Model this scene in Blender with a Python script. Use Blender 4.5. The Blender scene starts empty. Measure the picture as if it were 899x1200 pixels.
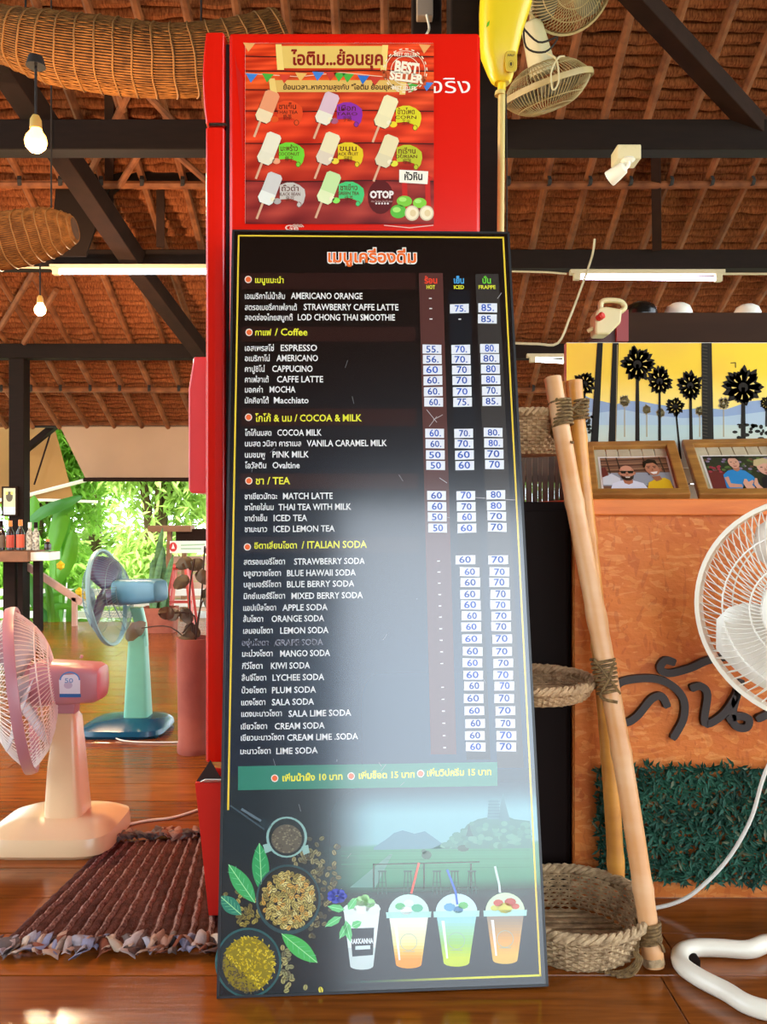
import bpy, math, random
from math import sin, cos, pi, radians, sqrt
from mathutils import Vector, Matrix, Euler
random.seed(7)
SC = bpy.context.scene
COL = SC.collection
# ------------------------------------------------------------------ camera, world, sun, exposure
FPX, CX, CY, H = 935.0, 449.5, 600.0, 0.87
cd = bpy.data.cameras.new('camera'); cam = bpy.data.objects.new('camera', cd); COL.objects.link(cam)
cam.location = (0, 0, H); cam.rotation_euler = (radians(90), 0, 0)
cd.sensor_fit = 'VERTICAL'; cd.sensor_height = 36.0; cd.lens = 36.0 * FPX / 1200.0
cd.clip_start = 0.02; cd.clip_end = 200
SC.camera = cam
wd = bpy.data.worlds.new('sky'); SC.world = wd; wd.use_nodes = True
bg = wd.node_tree.nodes['Background']
bg.inputs[0].default_value = (0.80, 0.90, 1.0, 1); bg.inputs[1].default_value = 3.2
sl = bpy.data.lights.new('sun', 'SUN'); sl.energy = 7.5; sl.angle = radians(3); sl.color = (1, .95, .85)
so = bpy.data.objects.new('sun', sl); COL.objects.link(so); so.rotation_euler = (radians(38), radians(-28), 0)
vs = SC.view_settings
vs.view_transform = 'Standard'; vs.look = 'None'; vs.gamma = 1.0; vs.exposure = 0.86; vs.use_curve_mapping = False
try:
    SC.cycles.max_bounces = 7; SC.cycles.diffuse_bounces = 4; SC.cycles.use_denoising = True
except Exception: pass

# ------------------------------------------------------------------ colour and material helpers
def lin(c): return c/12.92 if c <= .04045 else ((c+.055)/1.055)**2.4
def rgb(h):
    if isinstance(h, str):
        h = h.lstrip('#'); return tuple(lin(int(h[i:i+2], 16)/255) for i in (0, 2, 4))
    return tuple(lin(x/255) for x in h)
MATS = {}
def mat(name, col, rough=.5, metal=0, noise=0, nscale=20, col2=None, bump=0, bscale=60, stretch=(1, 1, 1), spec=.5,
        emit=None, estr=0, rnd=0, alpha=1, trans=0, coat=0, sub=0):
    if name in MATS: return MATS[name]
    m = bpy.data.materials.new(name); m.use_nodes = True; nt = m.node_tree; b = nt.nodes['Principled BSDF']
    c = rgb(col); b.inputs['Base Color'].default_value = (*c, 1)
    b.inputs['Roughness'].default_value = rough; b.inputs['Metallic'].default_value = metal
    b.inputs['Specular IOR Level'].default_value = spec
    if coat: b.inputs['Coat Weight'].default_value = coat; b.inputs['Coat Roughness'].default_value = .08
    if emit: b.inputs['Emission Color'].default_value = (*rgb(emit), 1); b.inputs['Emission Strength'].default_value = estr
    if trans: b.inputs['Transmission Weight'].default_value = trans
    if alpha < 1: b.inputs['Alpha'].default_value = alpha
    tc = nt.nodes.new('ShaderNodeTexCoord'); mp = nt.nodes.new('ShaderNodeMapping'); mp.inputs['Scale'].default_value = stretch
    nt.links.new(tc.outputs['Object'], mp.inputs['Vector'])
    last = None
    if noise or col2:
        n = nt.nodes.new('ShaderNodeTexNoise'); n.inputs['Scale'].default_value = nscale; n.inputs['Detail'].default_value = 6
        nt.links.new(mp.outputs[0], n.inputs['Vector'])
        r = nt.nodes.new('ShaderNodeValToRGB'); nt.links.new(n.outputs['Fac'], r.inputs[0])
        r.color_ramp.elements[0].position = .32; r.color_ramp.elements[1].position = .68
        c2 = rgb(col2) if col2 else tuple(x*(1-noise) for x in c)
        r.color_ramp.elements[0].color = (*c2, 1); r.color_ramp.elements[1].color = (*c, 1)
        last = r.outputs[0]
    if rnd:
        oi = nt.nodes.new('ShaderNodeObjectInfo'); mr = nt.nodes.new('ShaderNodeMapRange')
        mr.inputs['To Min'].default_value = 1-rnd; mr.inputs['To Max'].default_value = 1+rnd*.5
        nt.links.new(oi.outputs['Random'], mr.inputs['Value'])
        mx = nt.nodes.new('ShaderNodeVectorMath'); mx.operation = 'SCALE'
        if last: nt.links.new(last, mx.inputs[0])
        else: mx.inputs[0].default_value = c
        nt.links.new(mr.outputs[0], mx.inputs['Scale']); last = mx.outputs[0]
    if last: nt.links.new(last, b.inputs['Base Color'])
    if bump:
        n2 = nt.nodes.new('ShaderNodeTexNoise'); n2.inputs['Scale'].default_value = bscale; n2.inputs['Detail'].default_value = 5
        nt.links.new(mp.outputs[0], n2.inputs['Vector'])
        bp = nt.nodes.new('ShaderNodeBump'); bp.inputs['Strength'].default_value = bump; bp.inputs['Distance'].default_value = .01
        nt.links.new(n2.outputs['Fac'], bp.inputs['Height']); nt.links.new(bp.outputs[0], b.inputs['Normal'])
    MATS[name] = m; return m
def ink(name, rough=.15, spec=.5, coat=0, crough=.1, bump=0):
    m = bpy.data.materials.new(name); m.use_nodes = True; nt = m.node_tree; b = nt.nodes['Principled BSDF']
    a = nt.nodes.new('ShaderNodeVertexColor'); a.layer_name = 'Col'
    nt.links.new(a.outputs['Color'], b.inputs['Base Color'])
    b.inputs['Roughness'].default_value = rough; b.inputs['Specular IOR Level'].default_value = spec
    if coat: b.inputs['Coat Weight'].default_value = coat; b.inputs['Coat Roughness'].default_value = crough
    if bump:
        tc = nt.nodes.new('ShaderNodeTexCoord'); n2 = nt.nodes.new('ShaderNodeTexNoise'); n2.inputs['Scale'].default_value = 7
        nt.links.new(tc.outputs['Object'], n2.inputs['Vector'])
        bp = nt.nodes.new('ShaderNodeBump'); bp.inputs['Strength'].default_value = bump; bp.inputs['Distance'].default_value = .01
        nt.links.new(n2.outputs['Fac'], bp.inputs['Height']); nt.links.new(bp.outputs[0], b.inputs['Normal'])
        if coat: nt.links.new(bp.outputs[0], b.inputs['Coat Normal'])
    return m
# ------------------------------------------------------------------ geometry helpers
def P(px, py, Y): return Vector(((px-CX)*Y/FPX, Y, H-(py-CY)*Y/FPX))
def V(*a): return Vector(a)
class MB:
    def __init__(s): s.v = []; s.f = []; s.c = []
    def add(s, vs, fs, col=None):
        o = len(s.v); s.v += [tuple(v) for v in vs]; s.f += [tuple(i+o for i in f) for f in fs]; s.c += [col]*len(fs); return s
    def box(s, x0, x1, y0, y1, z0, z1, M=None):
        vs = [V(x, y, z) for z in (z0, z1) for y in (y0, y1) for x in (x0, x1)]
        if M: vs = [M @ v for v in vs]
        return s.add(vs, [(0, 2, 3, 1), (4, 5, 7, 6), (0, 1, 5, 4), (2, 6, 7, 3), (0, 4, 6, 2), (1, 3, 7, 5)])
    def beam(s, a, b, w, h, up=V(0, 0, 1)):
        a, b = V(*a), V(*b); d = (b-a); L = d.length; d.normalize(); r = d.cross(up); 
        if r.length < 1e-4: r = V(1, 0, 0)
        r.normalize(); u = r.cross(d)
        M = Matrix((( *r, ), ( *d, ), ( *u, ))).transposed().to_4x4(); M.translation = a
        return s.box(-w/2, w/2, 0, L, -h/2, h/2, M)
    def tube(s, pts, r, n=8, closed=False, cap=True):
        pts = [V(*p) for p in pts]; m = len(pts); vs = []; fs = []
        rr = r if isinstance(r, (list, tuple)) else [r]*m
        prev = None
        for i, p in enumerate(pts):
            if closed: t = pts[(i+1) % m]-pts[i-1]
            else: t = pts[min(i+1, m-1)]-pts[max(i-1, 0)]
            if t.length < 1e-9: t = V(0, 0, 1)
            t.normalize()
            if prev is None:
                u = t.cross(V(0, 0, 1)); 
                if u.length < .1: u = t.cross(V(1, 0, 0))
            else: u = prev-t*prev.dot(t)
            u.normalize(); prev = u; w = t.cross(u)
            for k in range(n):
                a = 2*pi*k/n; vs.append(p+(u*cos(a)+w*sin(a))*rr[i])
        q = m if closed else m-1
        for i in range(q):
            j = (i+1) % m
            for k in range(n):
                l = (k+1) % n; fs.append((i*n+k, i*n+l, j*n+l, j*n+k))
        if not closed and cap: fs += [tuple(range(n-1, -1, -1)), tuple((m-1)*n+k for k in range(n))]
        return s.add(vs, fs)
    def lathe(s, prof, c, axis=V(0, 0, 1), n=24, cap=False):
        axis = V(*axis).normalized(); u = axis.cross(V(0, 0, 1))
        if u.length < .1: u = V(1, 0, 0)
        u.normalize(); w = axis.cross(u); c = V(*c); vs = []; fs = []
        for (r, z) in prof:
            for k in range(n):
                a = 2*pi*k/n; vs.append(c+axis*z+(u*cos(a)+w*sin(a))*r)
        for i in range(len(prof)-1):
            for k in range(n):
                l = (k+1) % n; fs.append((i*n+k, i*n+l, (i+1)*n+l, (i+1)*n+k))
        if cap: fs += [tuple(range(n-1, -1, -1)), tuple((len(prof)-1)*n+k for k in range(n))]
        return s.add(vs, fs)
    def loft(s, secs, n=20, e=4, cap=True):          # secs: (centre, right, up, a, b)
        vs = []; fs = []
        for (c, r, u, a, b) in secs:
            for k in range(n):
                t = 2*pi*k/n; ct, st = cos(t), sin(t)
                x = math.copysign(abs(ct)**(2/e), ct)*a; y = math.copysign(abs(st)**(2/e), st)*b
                vs.append(V(*c)+V(*r)*x+V(*u)*y)
        for i in range(len(secs)-1):
            for k in range(n):
                l = (k+1) % n; fs.append((i*n+k, i*n+l, (i+1)*n+l, (i+1)*n+k))
        if cap: fs += [tuple(range(n-1, -1, -1)), tuple((len(secs)-1)*n+k for k in range(n))]
        return s.add(vs, fs)
    def prism(s, pts, off):                          # planar polygon extruded by vector off
        n = len(pts); pts = [V(*p) for p in pts]; off = V(*off)
        return s.add(pts+[p+off for p in pts], [tuple(range(n)), tuple(range(2*n-1, n-1, -1))]+[(i, i+n, (i+1) % n+n, (i+1) % n) for i in range(n)])
    def build(s, name, m=None, parent=None, smooth=False, bevel=0, kind=None, label=None, M=None):
        me = bpy.data.meshes.new(name); me.from_pydata(s.v, [], s.f); me.update()
        if any(c is not None for c in s.c):
            ca = me.color_attributes.new('Col', 'FLOAT_COLOR', 'CORNER'); buf = []
            for p, c in zip(me.polygons, s.c):
                if c is None: c = (0, 0, 0)
                if isinstance(c[0], (tuple, list)):
                    for q in c: buf += [*q, 1]
                else: buf += [*c, 1]*p.loop_total
            ca.data.foreach_set('color', buf)
        o = bpy.data.objects.new(name, me); COL.objects.link(o)
        if m: me.materials.append(m)
        if smooth:
            me.polygons.foreach_set('use_smooth', [True]*len(me.polygons))
            try: me.set_sharp_from_angle(angle=radians(38))
            except Exception: pass
        if bevel:
            b = o.modifiers.new('bevel', 'BEVEL'); b.width = bevel; b.segments = 2; b.limit_method = 'ANGLE'
        if M is not None: o.matrix_world = M
        if parent is not None: attach(o, parent)
        if kind: o['kind'] = kind
        if label: o['label'] = label
        return o
ROOTM = {}
def attach(o, parent):
    o.parent = parent
    o.matrix_parent_inverse = wm(parent).inverted()
def wm(o):
    if o.parent is None: return o.matrix_basis.copy()
    return wm(o.parent) @ o.matrix_parent_inverse @ o.matrix_basis
def thing(name, label, cat, loc=(0, 0, 0), group=None):
    o = bpy.data.objects.new(name, None); COL.objects.link(o); o.location = loc; o.empty_display_size = .05
    return tag(o, label, cat, group)
def tag(o, label, cat, group=None):
    o['label'] = label; o['category'] = cat
    if group: o['group'] = group
    return o
def setting(name, loc=(0, 0, 0)):
    o = bpy.data.objects.new(name, None); COL.objects.link(o); o.location = loc; o['kind'] = 'structure'; return o
def smoothpath(pts, k=4):
    pts = [V(*p) for p in pts]; out = []
    for i in range(len(pts)-1):
        p0 = pts[max(i-1, 0)]; p1 = pts[i]; p2 = pts[i+1]; p3 = pts[min(i+2, len(pts)-1)]
        for j in range(k):
            t = j/k
            out.append(.5*((2*p1)+(p2-p0)*t+(2*p0-5*p1+4*p2-p3)*t*t+(3*p1-p0-3*p2+p3)*t**3))
    out.append(pts[-1]); return out
# ------------------------------------------------------------------ flat print: text and drawings on a real plane
TC = {}
def text_geo(s, bold):
    k = (s, bold)
    if k in TC: return TC[k]
    c = bpy.data.curves.new('t', 'FONT'); c.body = s; c.offset = bold; c.resolution_u = 2
    o = bpy.data.objects.new('t', c); me = bpy.data.meshes.new_from_object(o)
    vs = [(v.co.x, v.co.y) for v in me.vertices]; fs = [tuple(p.vertices) for p in me.polygons]
    bpy.data.objects.remove(o); bpy.data.meshes.remove(me); bpy.data.curves.remove(c)
    if vs:
        x0 = min(v[0] for v in vs); x1 = max(v[0] for v in vs)
    else: x0, x1 = 0, 1
    TC[k] = (vs, fs, x0, x1); return TC[k]
class Art:                                           # local plane: x right, z up, -y towards the viewer
    def __init__(s, M, step=.00012, px=True):
        s.M = M; s.Mi = M.inverted(); s.step = step; s.b = MB(); s.px = px
    def loc(s, p):
        if not s.px: return p
        o = s.Mi @ V(0, 0, H); d = s.Mi.to_3x3() @ V((p[0]-CX)/FPX, 1, -(p[1]-CY)/FPX)
        t = -o.y/d.y; q = o+d*t; return (q.x, q.z)
    def poly(s, pts, c, l=1):
        q = [s.loc(p) for p in pts]; a = sum(q[i-1][0]*q[i][1]-q[i][0]*q[i-1][1] for i in range(len(q)))
        if a < 0: q.reverse()
        s.b.add([V(x, -l*s.step, z) for x, z in q], [tuple(range(len(q)))], rgb(c))
    def ell(s, x, y, a, b, c, l=1, rot=0, n=20):
        r = radians(rot)
        s.poly([(x+a*cos(t)*cos(r)-b*sin(t)*sin(r), y+a*cos(t)*sin(r)+b*sin(t)*cos(r)) for t in [2*pi*i/n for i in range(n)]], c, l)
    def ring(s, x, y, a, b, w, c, l=1, n=40, a0=0, a1=360, dash=0):
        for i in range(n):
            if dash and i % dash == 0: continue
            t0 = radians(a0+(a1-a0)*i/n); t1 = radians(a0+(a1-a0)*(i+1)/n)
            s.poly([(x+a*cos(t0), y+b*sin(t0)), (x+a*cos(t1), y+b*sin(t1)), (x+(a-w)*cos(t1), y+(b-w)*sin(t1)), (x+(a-w)*cos(t0), y+(b-w)*sin(t0))], c, l)
    def line(s, pts, w, c, l=1):
        for i in range(len(pts)-1):
            (x0, y0), (x1, y1) = pts[i], pts[i+1]; dx, dy = x1-x0, y1-y0; L = max(sqrt(dx*dx+dy*dy), 1e-6); nx, ny = -dy/L*w/2, dx/L*w/2
            s.poly([(x0+nx, y0+ny), (x1+nx, y1+ny), (x1-nx, y1-ny), (x0-nx, y0-ny)], c, l)
    def grid(s, q, nx, ny, f, l=0):                  # q: TL,TR,BR,BL ; f(u,v)->srgb 0-255
        TL, TR, BR, BL = [V(*s.loc(p)) for p in q]
        vs = []; cs = []
        for j in range(ny+1):
            for i in range(nx+1):
                u, v = i/nx, j/ny; p = (TL*(1-u)+TR*u)*(1-v)+(BL*(1-u)+BR*u)*v
                vs.append(V(p.x, -l*s.step, p.y)); cs.append(rgb([max(0, min(255, k)) for k in f(u, v)]))
        o = len(s.b.v); s.b.v += [tuple(v) for v in vs]
        for j in range(ny):
            for i in range(nx):
                a = j*(nx+1)+i; ids = (a+nx+1, a+nx+2, a+1, a)
                s.b.f.append(tuple(k+o for k in ids)); s.b.c.append([cs[k] for k in ids])
    def text(s, t, x0, y0, x1, cap, c, l=4, bold=.015, rot=0, y1=None):
        vs, fs, a, b = text_geo(t, bold)
        p0 = V(*s.loc((x0, y0))); p1 = V(*s.loc((x1, y0 if y1 is None else y1))); top = V(*s.loc((x0, y0-cap)))
        W = (p1-p0).length; Hh = (top-p0).length; sx = W/max(b-a, 1e-6); sy = Hh/.66
        d = (p1-p0).normalized() if y1 is not None else V(1, 0); n = V(-d.y, d.x)
        q = [p0+d*((x-a)*sx)+n*(y*sy) for x, y in vs]
        s.b.add([V(v.x, -l*s.step, v.y) for v in q], fs, rgb(c))
    def build(s, name, m, parent, label=None):
        return s.b.build(name, m, parent, M=s.M, label=label)
def mix(a, b, t): t = max(0, min(1, t)); return tuple(a[i]*(1-t)+b[i]*t for i in range(3))
def sst(a, b, x): t = max(0, min(1, (x-a)/(b-a))); return t*t*(3-2*t)
# ------------------------------------------------------------------ common materials
m_floor = mat('varnished_plank', '9c521a', .16, noise=.4, nscale=6, stretch=(1, 12, 12), rnd=.28, bump=.04, bscale=9, spec=.6)
m_darkfloor = mat('dark_gap', '6b4a2a', .8)
m_beam = mat('dark_timber', '1c0f09', .75, spec=.15, noise=.3, nscale=8, stretch=(1, 6, 6), bump=.1)
m_brace = mat('dark_brace', '2a170e', .8, spec=.15, noise=.3, nscale=10, bump=.1)
m_thatch = mat('palm_thatch', 'a66038', .9, spec=.1, col2='68321a', nscale=35, stretch=(4, 1, 1), bump=.8, bscale=120, rnd=.22)
m_rafter = mat('bamboo_rafter', '88502e', .6, spec=.2, col2='60341c', nscale=14, rnd=.15)
m_binding = mat('black_binding', '1c120c', .8)
m_white = mat('white_plastic', 'efe9dc', .35, noise=.06, nscale=5)
m_red = mat('fridge_red', 'de1a0a', .22, spec=.4, noise=.04, nscale=3, coat=.3)
m_bamboo = mat('bamboo_gold', 'd9943f', .35, col2='c07a32', nscale=5, stretch=(1, 1, 4), spec=.5)
m_bamboo2 = mat('bamboo_pale', 'dba878', .38, col2='cf8e52', nscale=4, stretch=(1, 1, 3), spec=.5)
m_wick = mat('wicker', 'd0a87c', .7, col2='a07c56', nscale=60, bump=.4, bscale=200)
m_wick2 = mat('wicker_tan', 'cbab80', .75, col2='8a6e4c', nscale=60, bump=.4, bscale=200)
m_cord = mat('lashing_fibre', '8a6a3c', .8, col2='5e4424', nscale=120, bump=.5, bscale=300)
# ================================================================== THE SETTING
# ---- floor of varnished planks running across the view
fl = setting('floor')
MB().box(-5, 5, -3.2, 6.3, -.12, -.024).build('floor_slab', m_darkfloor, fl)
y = -1.22; row = 0
while y < 6.2:
    near = y > .9
    segs = [-4.6, 4.6] if not near else [-4.6]+[-3.2+random.uniform(-.3, .3)]+[-1.35+random.uniform(-.5, .5)]+[.95+random.uniform(-.5, .5)]+[3.0+random.uniform(-.3, .3), 4.6]
    for a, b in zip(segs, segs[1:]):
        MB().box(a+.0012, b-.0012, y+.0015, y+.1495, -.024, 0).build('plank', m_floor, fl, bevel=.0015)
    y += .151; row += 1
# ---- ground outside
m_ground = mat('pale_ground', 'd9d8c0', .9, col2='a9b58c', nscale=1.2, bump=.1, bscale=30)
g = MB().box(-30, 30, -30, 40, -.75, -.6).build('ground', m_ground); g['kind'] = 'structure'
# ---- ceiling: palm thatch on bamboo rafters, sloping down away from the camera
RS = .53
def roofz(Y): return 2.2+RS*(6-Y) if Y > .6 else 2.2+RS*(6-.6)-RS*(.6-Y)
def roofY(py, off=0): return (4.51-off)/((CY-py)/FPX+RS)      # where the view height py meets the roof slope
ce = setting('ceiling')
sd = V(0, 1, -RS).normalized(); nd = V(0, -RS, -1).normalized()     # down the slope; out of its underside
m_under = mat('gap_shade_thatch', '40241a', .95, spec=.1, noise=.4, nscale=10)  # deck colour darkened to paint the shade between thatch rows
b = MB()
b.add([(-5, .6, roofz(.6)+.1), (5, .6, roofz(.6)+.1), (5, 7.1, roofz(7.1)+.1), (-5, 7.1, roofz(7.1)+.1)], [(0, 1, 2, 3)])
b.add([(-5, .6, roofz(.6)+.1), (5, .6, roofz(.6)+.1), (5, -3.5, roofz(-3.5)+.1), (-5, -3.5, roofz(-3.5)+.1)], [(3, 2, 1, 0)])  # unseen rear slope, its length set to shape the menu board's reflection
b.add([(-5, .6, roofz(.6)+.25), (5, .6, roofz(.6)+.25), (5, 7.1, roofz(7.1)+.25), (-5, 7.1, roofz(7.1)+.25)], [(3, 2, 1, 0)])
b.add([(-5, .6, roofz(.6)+.25), (5, .6, roofz(.6)+.25), (5, -3.5, roofz(-3.5)+.25), (-5, -3.5, roofz(-3.5)+.25)], [(0, 1, 2, 3)])
b.build('roof_deck', m_under, ce)
s = 0.0; Y0 = 2.55
NX = 150
while Y0+s*sd.y < 7.06:
    o = V(0, Y0, roofz(Y0)+.045)+sd*s; vs = []; fs = []
    prof = [(0, .03), (.003, -.002), (.022, -.022), (.043, -.018), (.054, .026)]
    ph = random.uniform(0, 9)
    for i in range(NX+1):
        x = -3.75+7.5*i/NX; wob = .006*sin(x*3+ph)+.004*sin(x*11+ph*2)+random.uniform(-.004, .004); sag = random.uniform(-.008, .008)
        for (d, k) in prof:
            vs.append(o+V(x, 0, 0)+sd*(d*.95+wob)+nd*(-(k)+sag*(d > .02)+.004*(d > .07)*random.random()))
    for i in range(NX):
        for j in range(4): a = i*5+j; fs.append((a, a+1, a+6, a+5))
    MB().add(vs, fs).build('thatch_row', m_thatch, ce, smooth=True)
    s += .060
for i in range(31):                                                  # bamboo rafters
    x = -3.6+.24*i; a = V(x, 2.5, roofz(2.5)-.02); bb = V(x+.02, 7.06, roofz(7.06)-.02)
    MB().tube([a.lerp(bb, t/8)+V(random.uniform(-.006, .006), 0, random.uniform(-.004, .004)) for t in range(9)], [.021+.004*(k % 2) for k in range(9)], 7).build('rafter', m_rafter, ce, smooth=True)
for Yp in (3.55, 4.72, 6.5):                                         # cross poles tied under the rafters
    z = roofz(Yp)-.065
    MB().tube([V(-3.75, Yp, z), V(0, Yp+.01, z-.01), V(3.75, Yp, z)], .024, 8).build('cross_pole', m_rafter, ce, smooth=True)
    bb = MB()
    for i in range(31):
        x = -3.6+.24*i+.01
        bb.lathe([(.034, -.012), (.036, 0), (.034, .012)], (x, Yp, z+.01), V(1, .3, 0), n=8)
    bb.build('binding', m_binding, ce, kind='stuff')
def hb(Y, py, h, x0=-4.2, x1=4.2, d=.1, nm='beam'):
    z = P(0, py, Y).z; return MB().box(x0, x1, Y, Y+d, z-h/2, z+h/2).build(nm, m_beam, ce, bevel=.006)
hb(3.8, 157, .145); hb(5.0, 303, .118); hb(6.0, 411, .11)
MB().beam(P(-60, -20, 3.5), P(158, 306, 5.0), .12, .12).build('brace', m_brace, ce, bevel=.005)
MB().beam(P(150, 300, 5.0), P(240, 418, 5.95), .11, .10).build('brace', m_brace, ce, bevel=.005)
MB().beam(P(722, -30, 3.35), P(890, 152, 3.85), .085, .085).build('brace', m_brace, ce, bevel=.005)
MB().beam(P(767, 60, 4.3), P(770, 292, 4.98), .055, .05).build('strut', m_brace, ce, bevel=.003)
MB().beam(P(188, 178, 4.85), P(188, 290, 4.98), .05, .05).build('strut', m_brace, ce, bevel=.003)
MB().beam(P(128, 92, 4.2), P(128, 250, 4.95), .05, .05).build('strut', m_brace, ce, bevel=.003)
MB().beam(P(188, 180, 4.84), P(118, 232, 4.84), .04, .04).build('strut', m_brace, ce)
for (x0, y0, x1, y1) in [(156, 98, 100, 215), (178, 155, 140, 218), (160, 98, 248, 190), (172, 150, 245, 215), (40, 318, 0, 385), (66, 340, 28, 402), (92, 228, 60, 300), (135, 92, 145, 130)]:
    MB().tube([P(x0, y0, roofY(y0, .09)), P(x1, y1, roofY(y1, .09))], .02, 7).build('brace_pole', m_rafter, ce, smooth=True)
m_dark = mat('dark_board', '1c120d', .9, spec=.1)
MB().prism([P(78, 84, 4.7), P(150, 100, 4.7), P(236, 150, 4.7), P(236, 218, 4.75), P(128, 220, 4.75), P(100, 300, 4.8), P(58, 300, 4.8)], V(0, .02, 0)).build('gap_shade_panel', m_dark, ce)  # dark panel standing in for the shaded gap in the truss
# ---- posts
def post(x0, x1, Y, z1, d=.1, name='post', z0=0):
    o = MB().box(x0, x1, Y, Y+d, z0, z1).build(name, m_beam, bevel=.006); o['kind'] = 'structure'; return o
q = P(10, 600, 6.02).x; post(q, q+.115, 6.02, 2.06, .11, 'trim_1')
q = P(528, 600, 2.45).x; post(q, q+.165, 2.45, roofz(2.6)-.1, .16, 'trim_2')
q = P(483, 600, 2.7).x; post(q, q+.10, 2.7, roofz(2.8)-.1, .1, 'trim_3')
for i, (x, Yb) in enumerate([(-4.1, 6.02), (4.1, 6.02), (2.2, 6.02), (-4.1, -2.5), (4.1, -2.5), (-4.1, 2), (4.1, 2)]):
    post(x, x+.12, Yb, roofz(Yb)-.05, .12, 'trim_%d' % (4+i))
# eave pole and plate
MB().tube([P(0, 497, 7.08)+V(-1.2, 0, 0), P(899, 497, 7.08)+V(1.2, 0, 0)], .03, 8).build('eave_pole', m_rafter, ce, smooth=True)
# unseen dark wall added to darken part of the board's reflection, open beside it
m_wall = mat('added_wall_dark', '3a251a', .7, noise=.3, nscale=5)
wb = setting('wall_added_back', (0, -2.6, 0))
for i in range(13):
    MB().box(-4.6+.36*i, -4.6+.36*i+.352, -2.66, -2.63, 0, 2.9).build('added_wall_board', m_wall, wb)
MB().box(-4.6, .1, -2.63, -2.6, .9, 1.0).build('added_wall_rail', m_wall, wb)
# ================================================================== OUTSIDE
m_canvas = mat('canvas_tan', 'b08a6c', .75, noise=.1, nscale=3, bump=.15, bscale=8)
m_canvas2 = mat('canvas_ochre', 'a8793c', .75, noise=.12, nscale=4)
def sheet(q, nx, ny, name, m, parent, sag=.02):
    TL, TR, BR, BL = q; vs = []; fs = []
    for th in (0, .006):
        for j in range(ny+1):
            for i in range(nx+1):
                u, v = i/nx, j/ny; p = (TL*(1-u)+TR*u)*(1-v)+(BL*(1-u)+BR*u)*v
                vs.append(p+V(0, th+sag*sin(u*9+v*2)*v, -sag*.4*sin(u*5)*v))
    n1 = (nx+1)*(ny+1)
    for j in range(ny):
        for i in range(nx):
            a = j*(nx+1)+i; fs.append((a, a+nx+1, a+nx+2, a+1)); fs.append((n1+a, n1+a+1, n1+a+nx+2, n1+a+nx+1))
    return MB().add(vs, fs).build(name, m, parent, smooth=True)
t = thing('canvas_blind', 'long tan canvas blind hanging below the thatched eave, rolled at its bottom edge', 'blind', P(160, 500, 7.05))
sheet([P(70, 499, 7.05), P(1000, 499, 7.05), P(1000, 560, 7.0), P(99, 560, 7.0)], 40, 6, 'canvas', m_canvas, t)
MB().tube([P(98, 562, 7.0), P(1000, 562, 7.0)], .018, 8).build('bottom_roll', m_brace, t, smooth=True)
MB().tube([P(20, 500, 7.06), P(1000, 500, 7.06)], .012, 6).build('hanging_wire', m_binding, t)
t = thing('shade_canopy', 'ochre canvas canopy on pale spars beside the tan canvas blind', 'canopy', P(60, 590, 7.3))
sheet([P(-60, 499, 7.3), P(63, 499, 7.3), P(87, 586, 7.2), P(-60, 592, 7.2)], 10, 8, 'canvas', m_canvas2, t, .015)
MB().tube([P(-60, 594, 7.18), P(22, 583, 7.15), P(107, 561, 7.1)], .018, 6).build('spar', m_white, t, smooth=True)
MB().tube([P(-60, 585, 7.18), P(60, 586, 7.15), P(114, 588, 7.1)], .014, 6).build('spar', m_white, t, smooth=True)
MB().beam(P(26, 530, 7.15), P(68, 496, 7.15), .08, .05).build('ridge_board', m_beam, t)
MB().tube([P(40, 568, 7.15), P(60, 505, 7.22)], .008, 5).build('seam', m_brace, t)
MB().beam(P(-120, 640, 7.2)*1, P(-120, 400, 7.2), .06, .06).build('pole', m_brace, t)
# fence
m_fence = mat('white_paint', 'f2f0ea', .5)
t = thing('rail_fence', 'white horizontal rail fence standing beyond the edge of the plank floor', 'fence', P(130, 738, 6.9))
for py in (694, 707, 720, 733):
    z = P(0, py, 6.9).z; MB().box(-4.5, -1.2, 6.88, 6.92, z-.028, z+.028).build('rail', m_fence, t)
for k in range(5):
    x = -4.4+.78*k; MB().box(x, x+.07, 6.92, 6.99, -.6, .25).build('fence_post', m_fence, t)
# trees
m_leafA = mat('leaf_lime', 'bcdc74', .6, noise=.25, nscale=.8, rnd=.1)
m_leafB = mat('leaf_green', '96c84c', .6, noise=.3, nscale=.8, rnd=.1)
m_leafC = mat('leaf_yellow', 'd2d84a', .6, noise=.2, nscale=.8)
m_bark = mat('bark', '6b5238', .9, noise=.3)
for mm in (m_leafA, m_leafB, m_leafC):
    b_ = mm.node_tree.nodes['Principled BSDF']
    b_.inputs['Transmission Weight'].default_value = 0
    nt = mm.node_tree; tr = nt.nodes.new('ShaderNodeBsdfTranslucent'); mxs = nt.nodes.new('ShaderNodeMixShader'); mxs.inputs[0].default_value = .45
    src = b_.inputs['Base Color'].links[0].from_socket; nt.links.new(src, tr.inputs[0])
    nt.links.new(b_.outputs[0], mxs.inputs[1]); nt.links.new(tr.outputs[0], mxs.inputs[2]); nt.links.new(mxs.outputs[0], nt.nodes['Material Output'].inputs[0])
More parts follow.
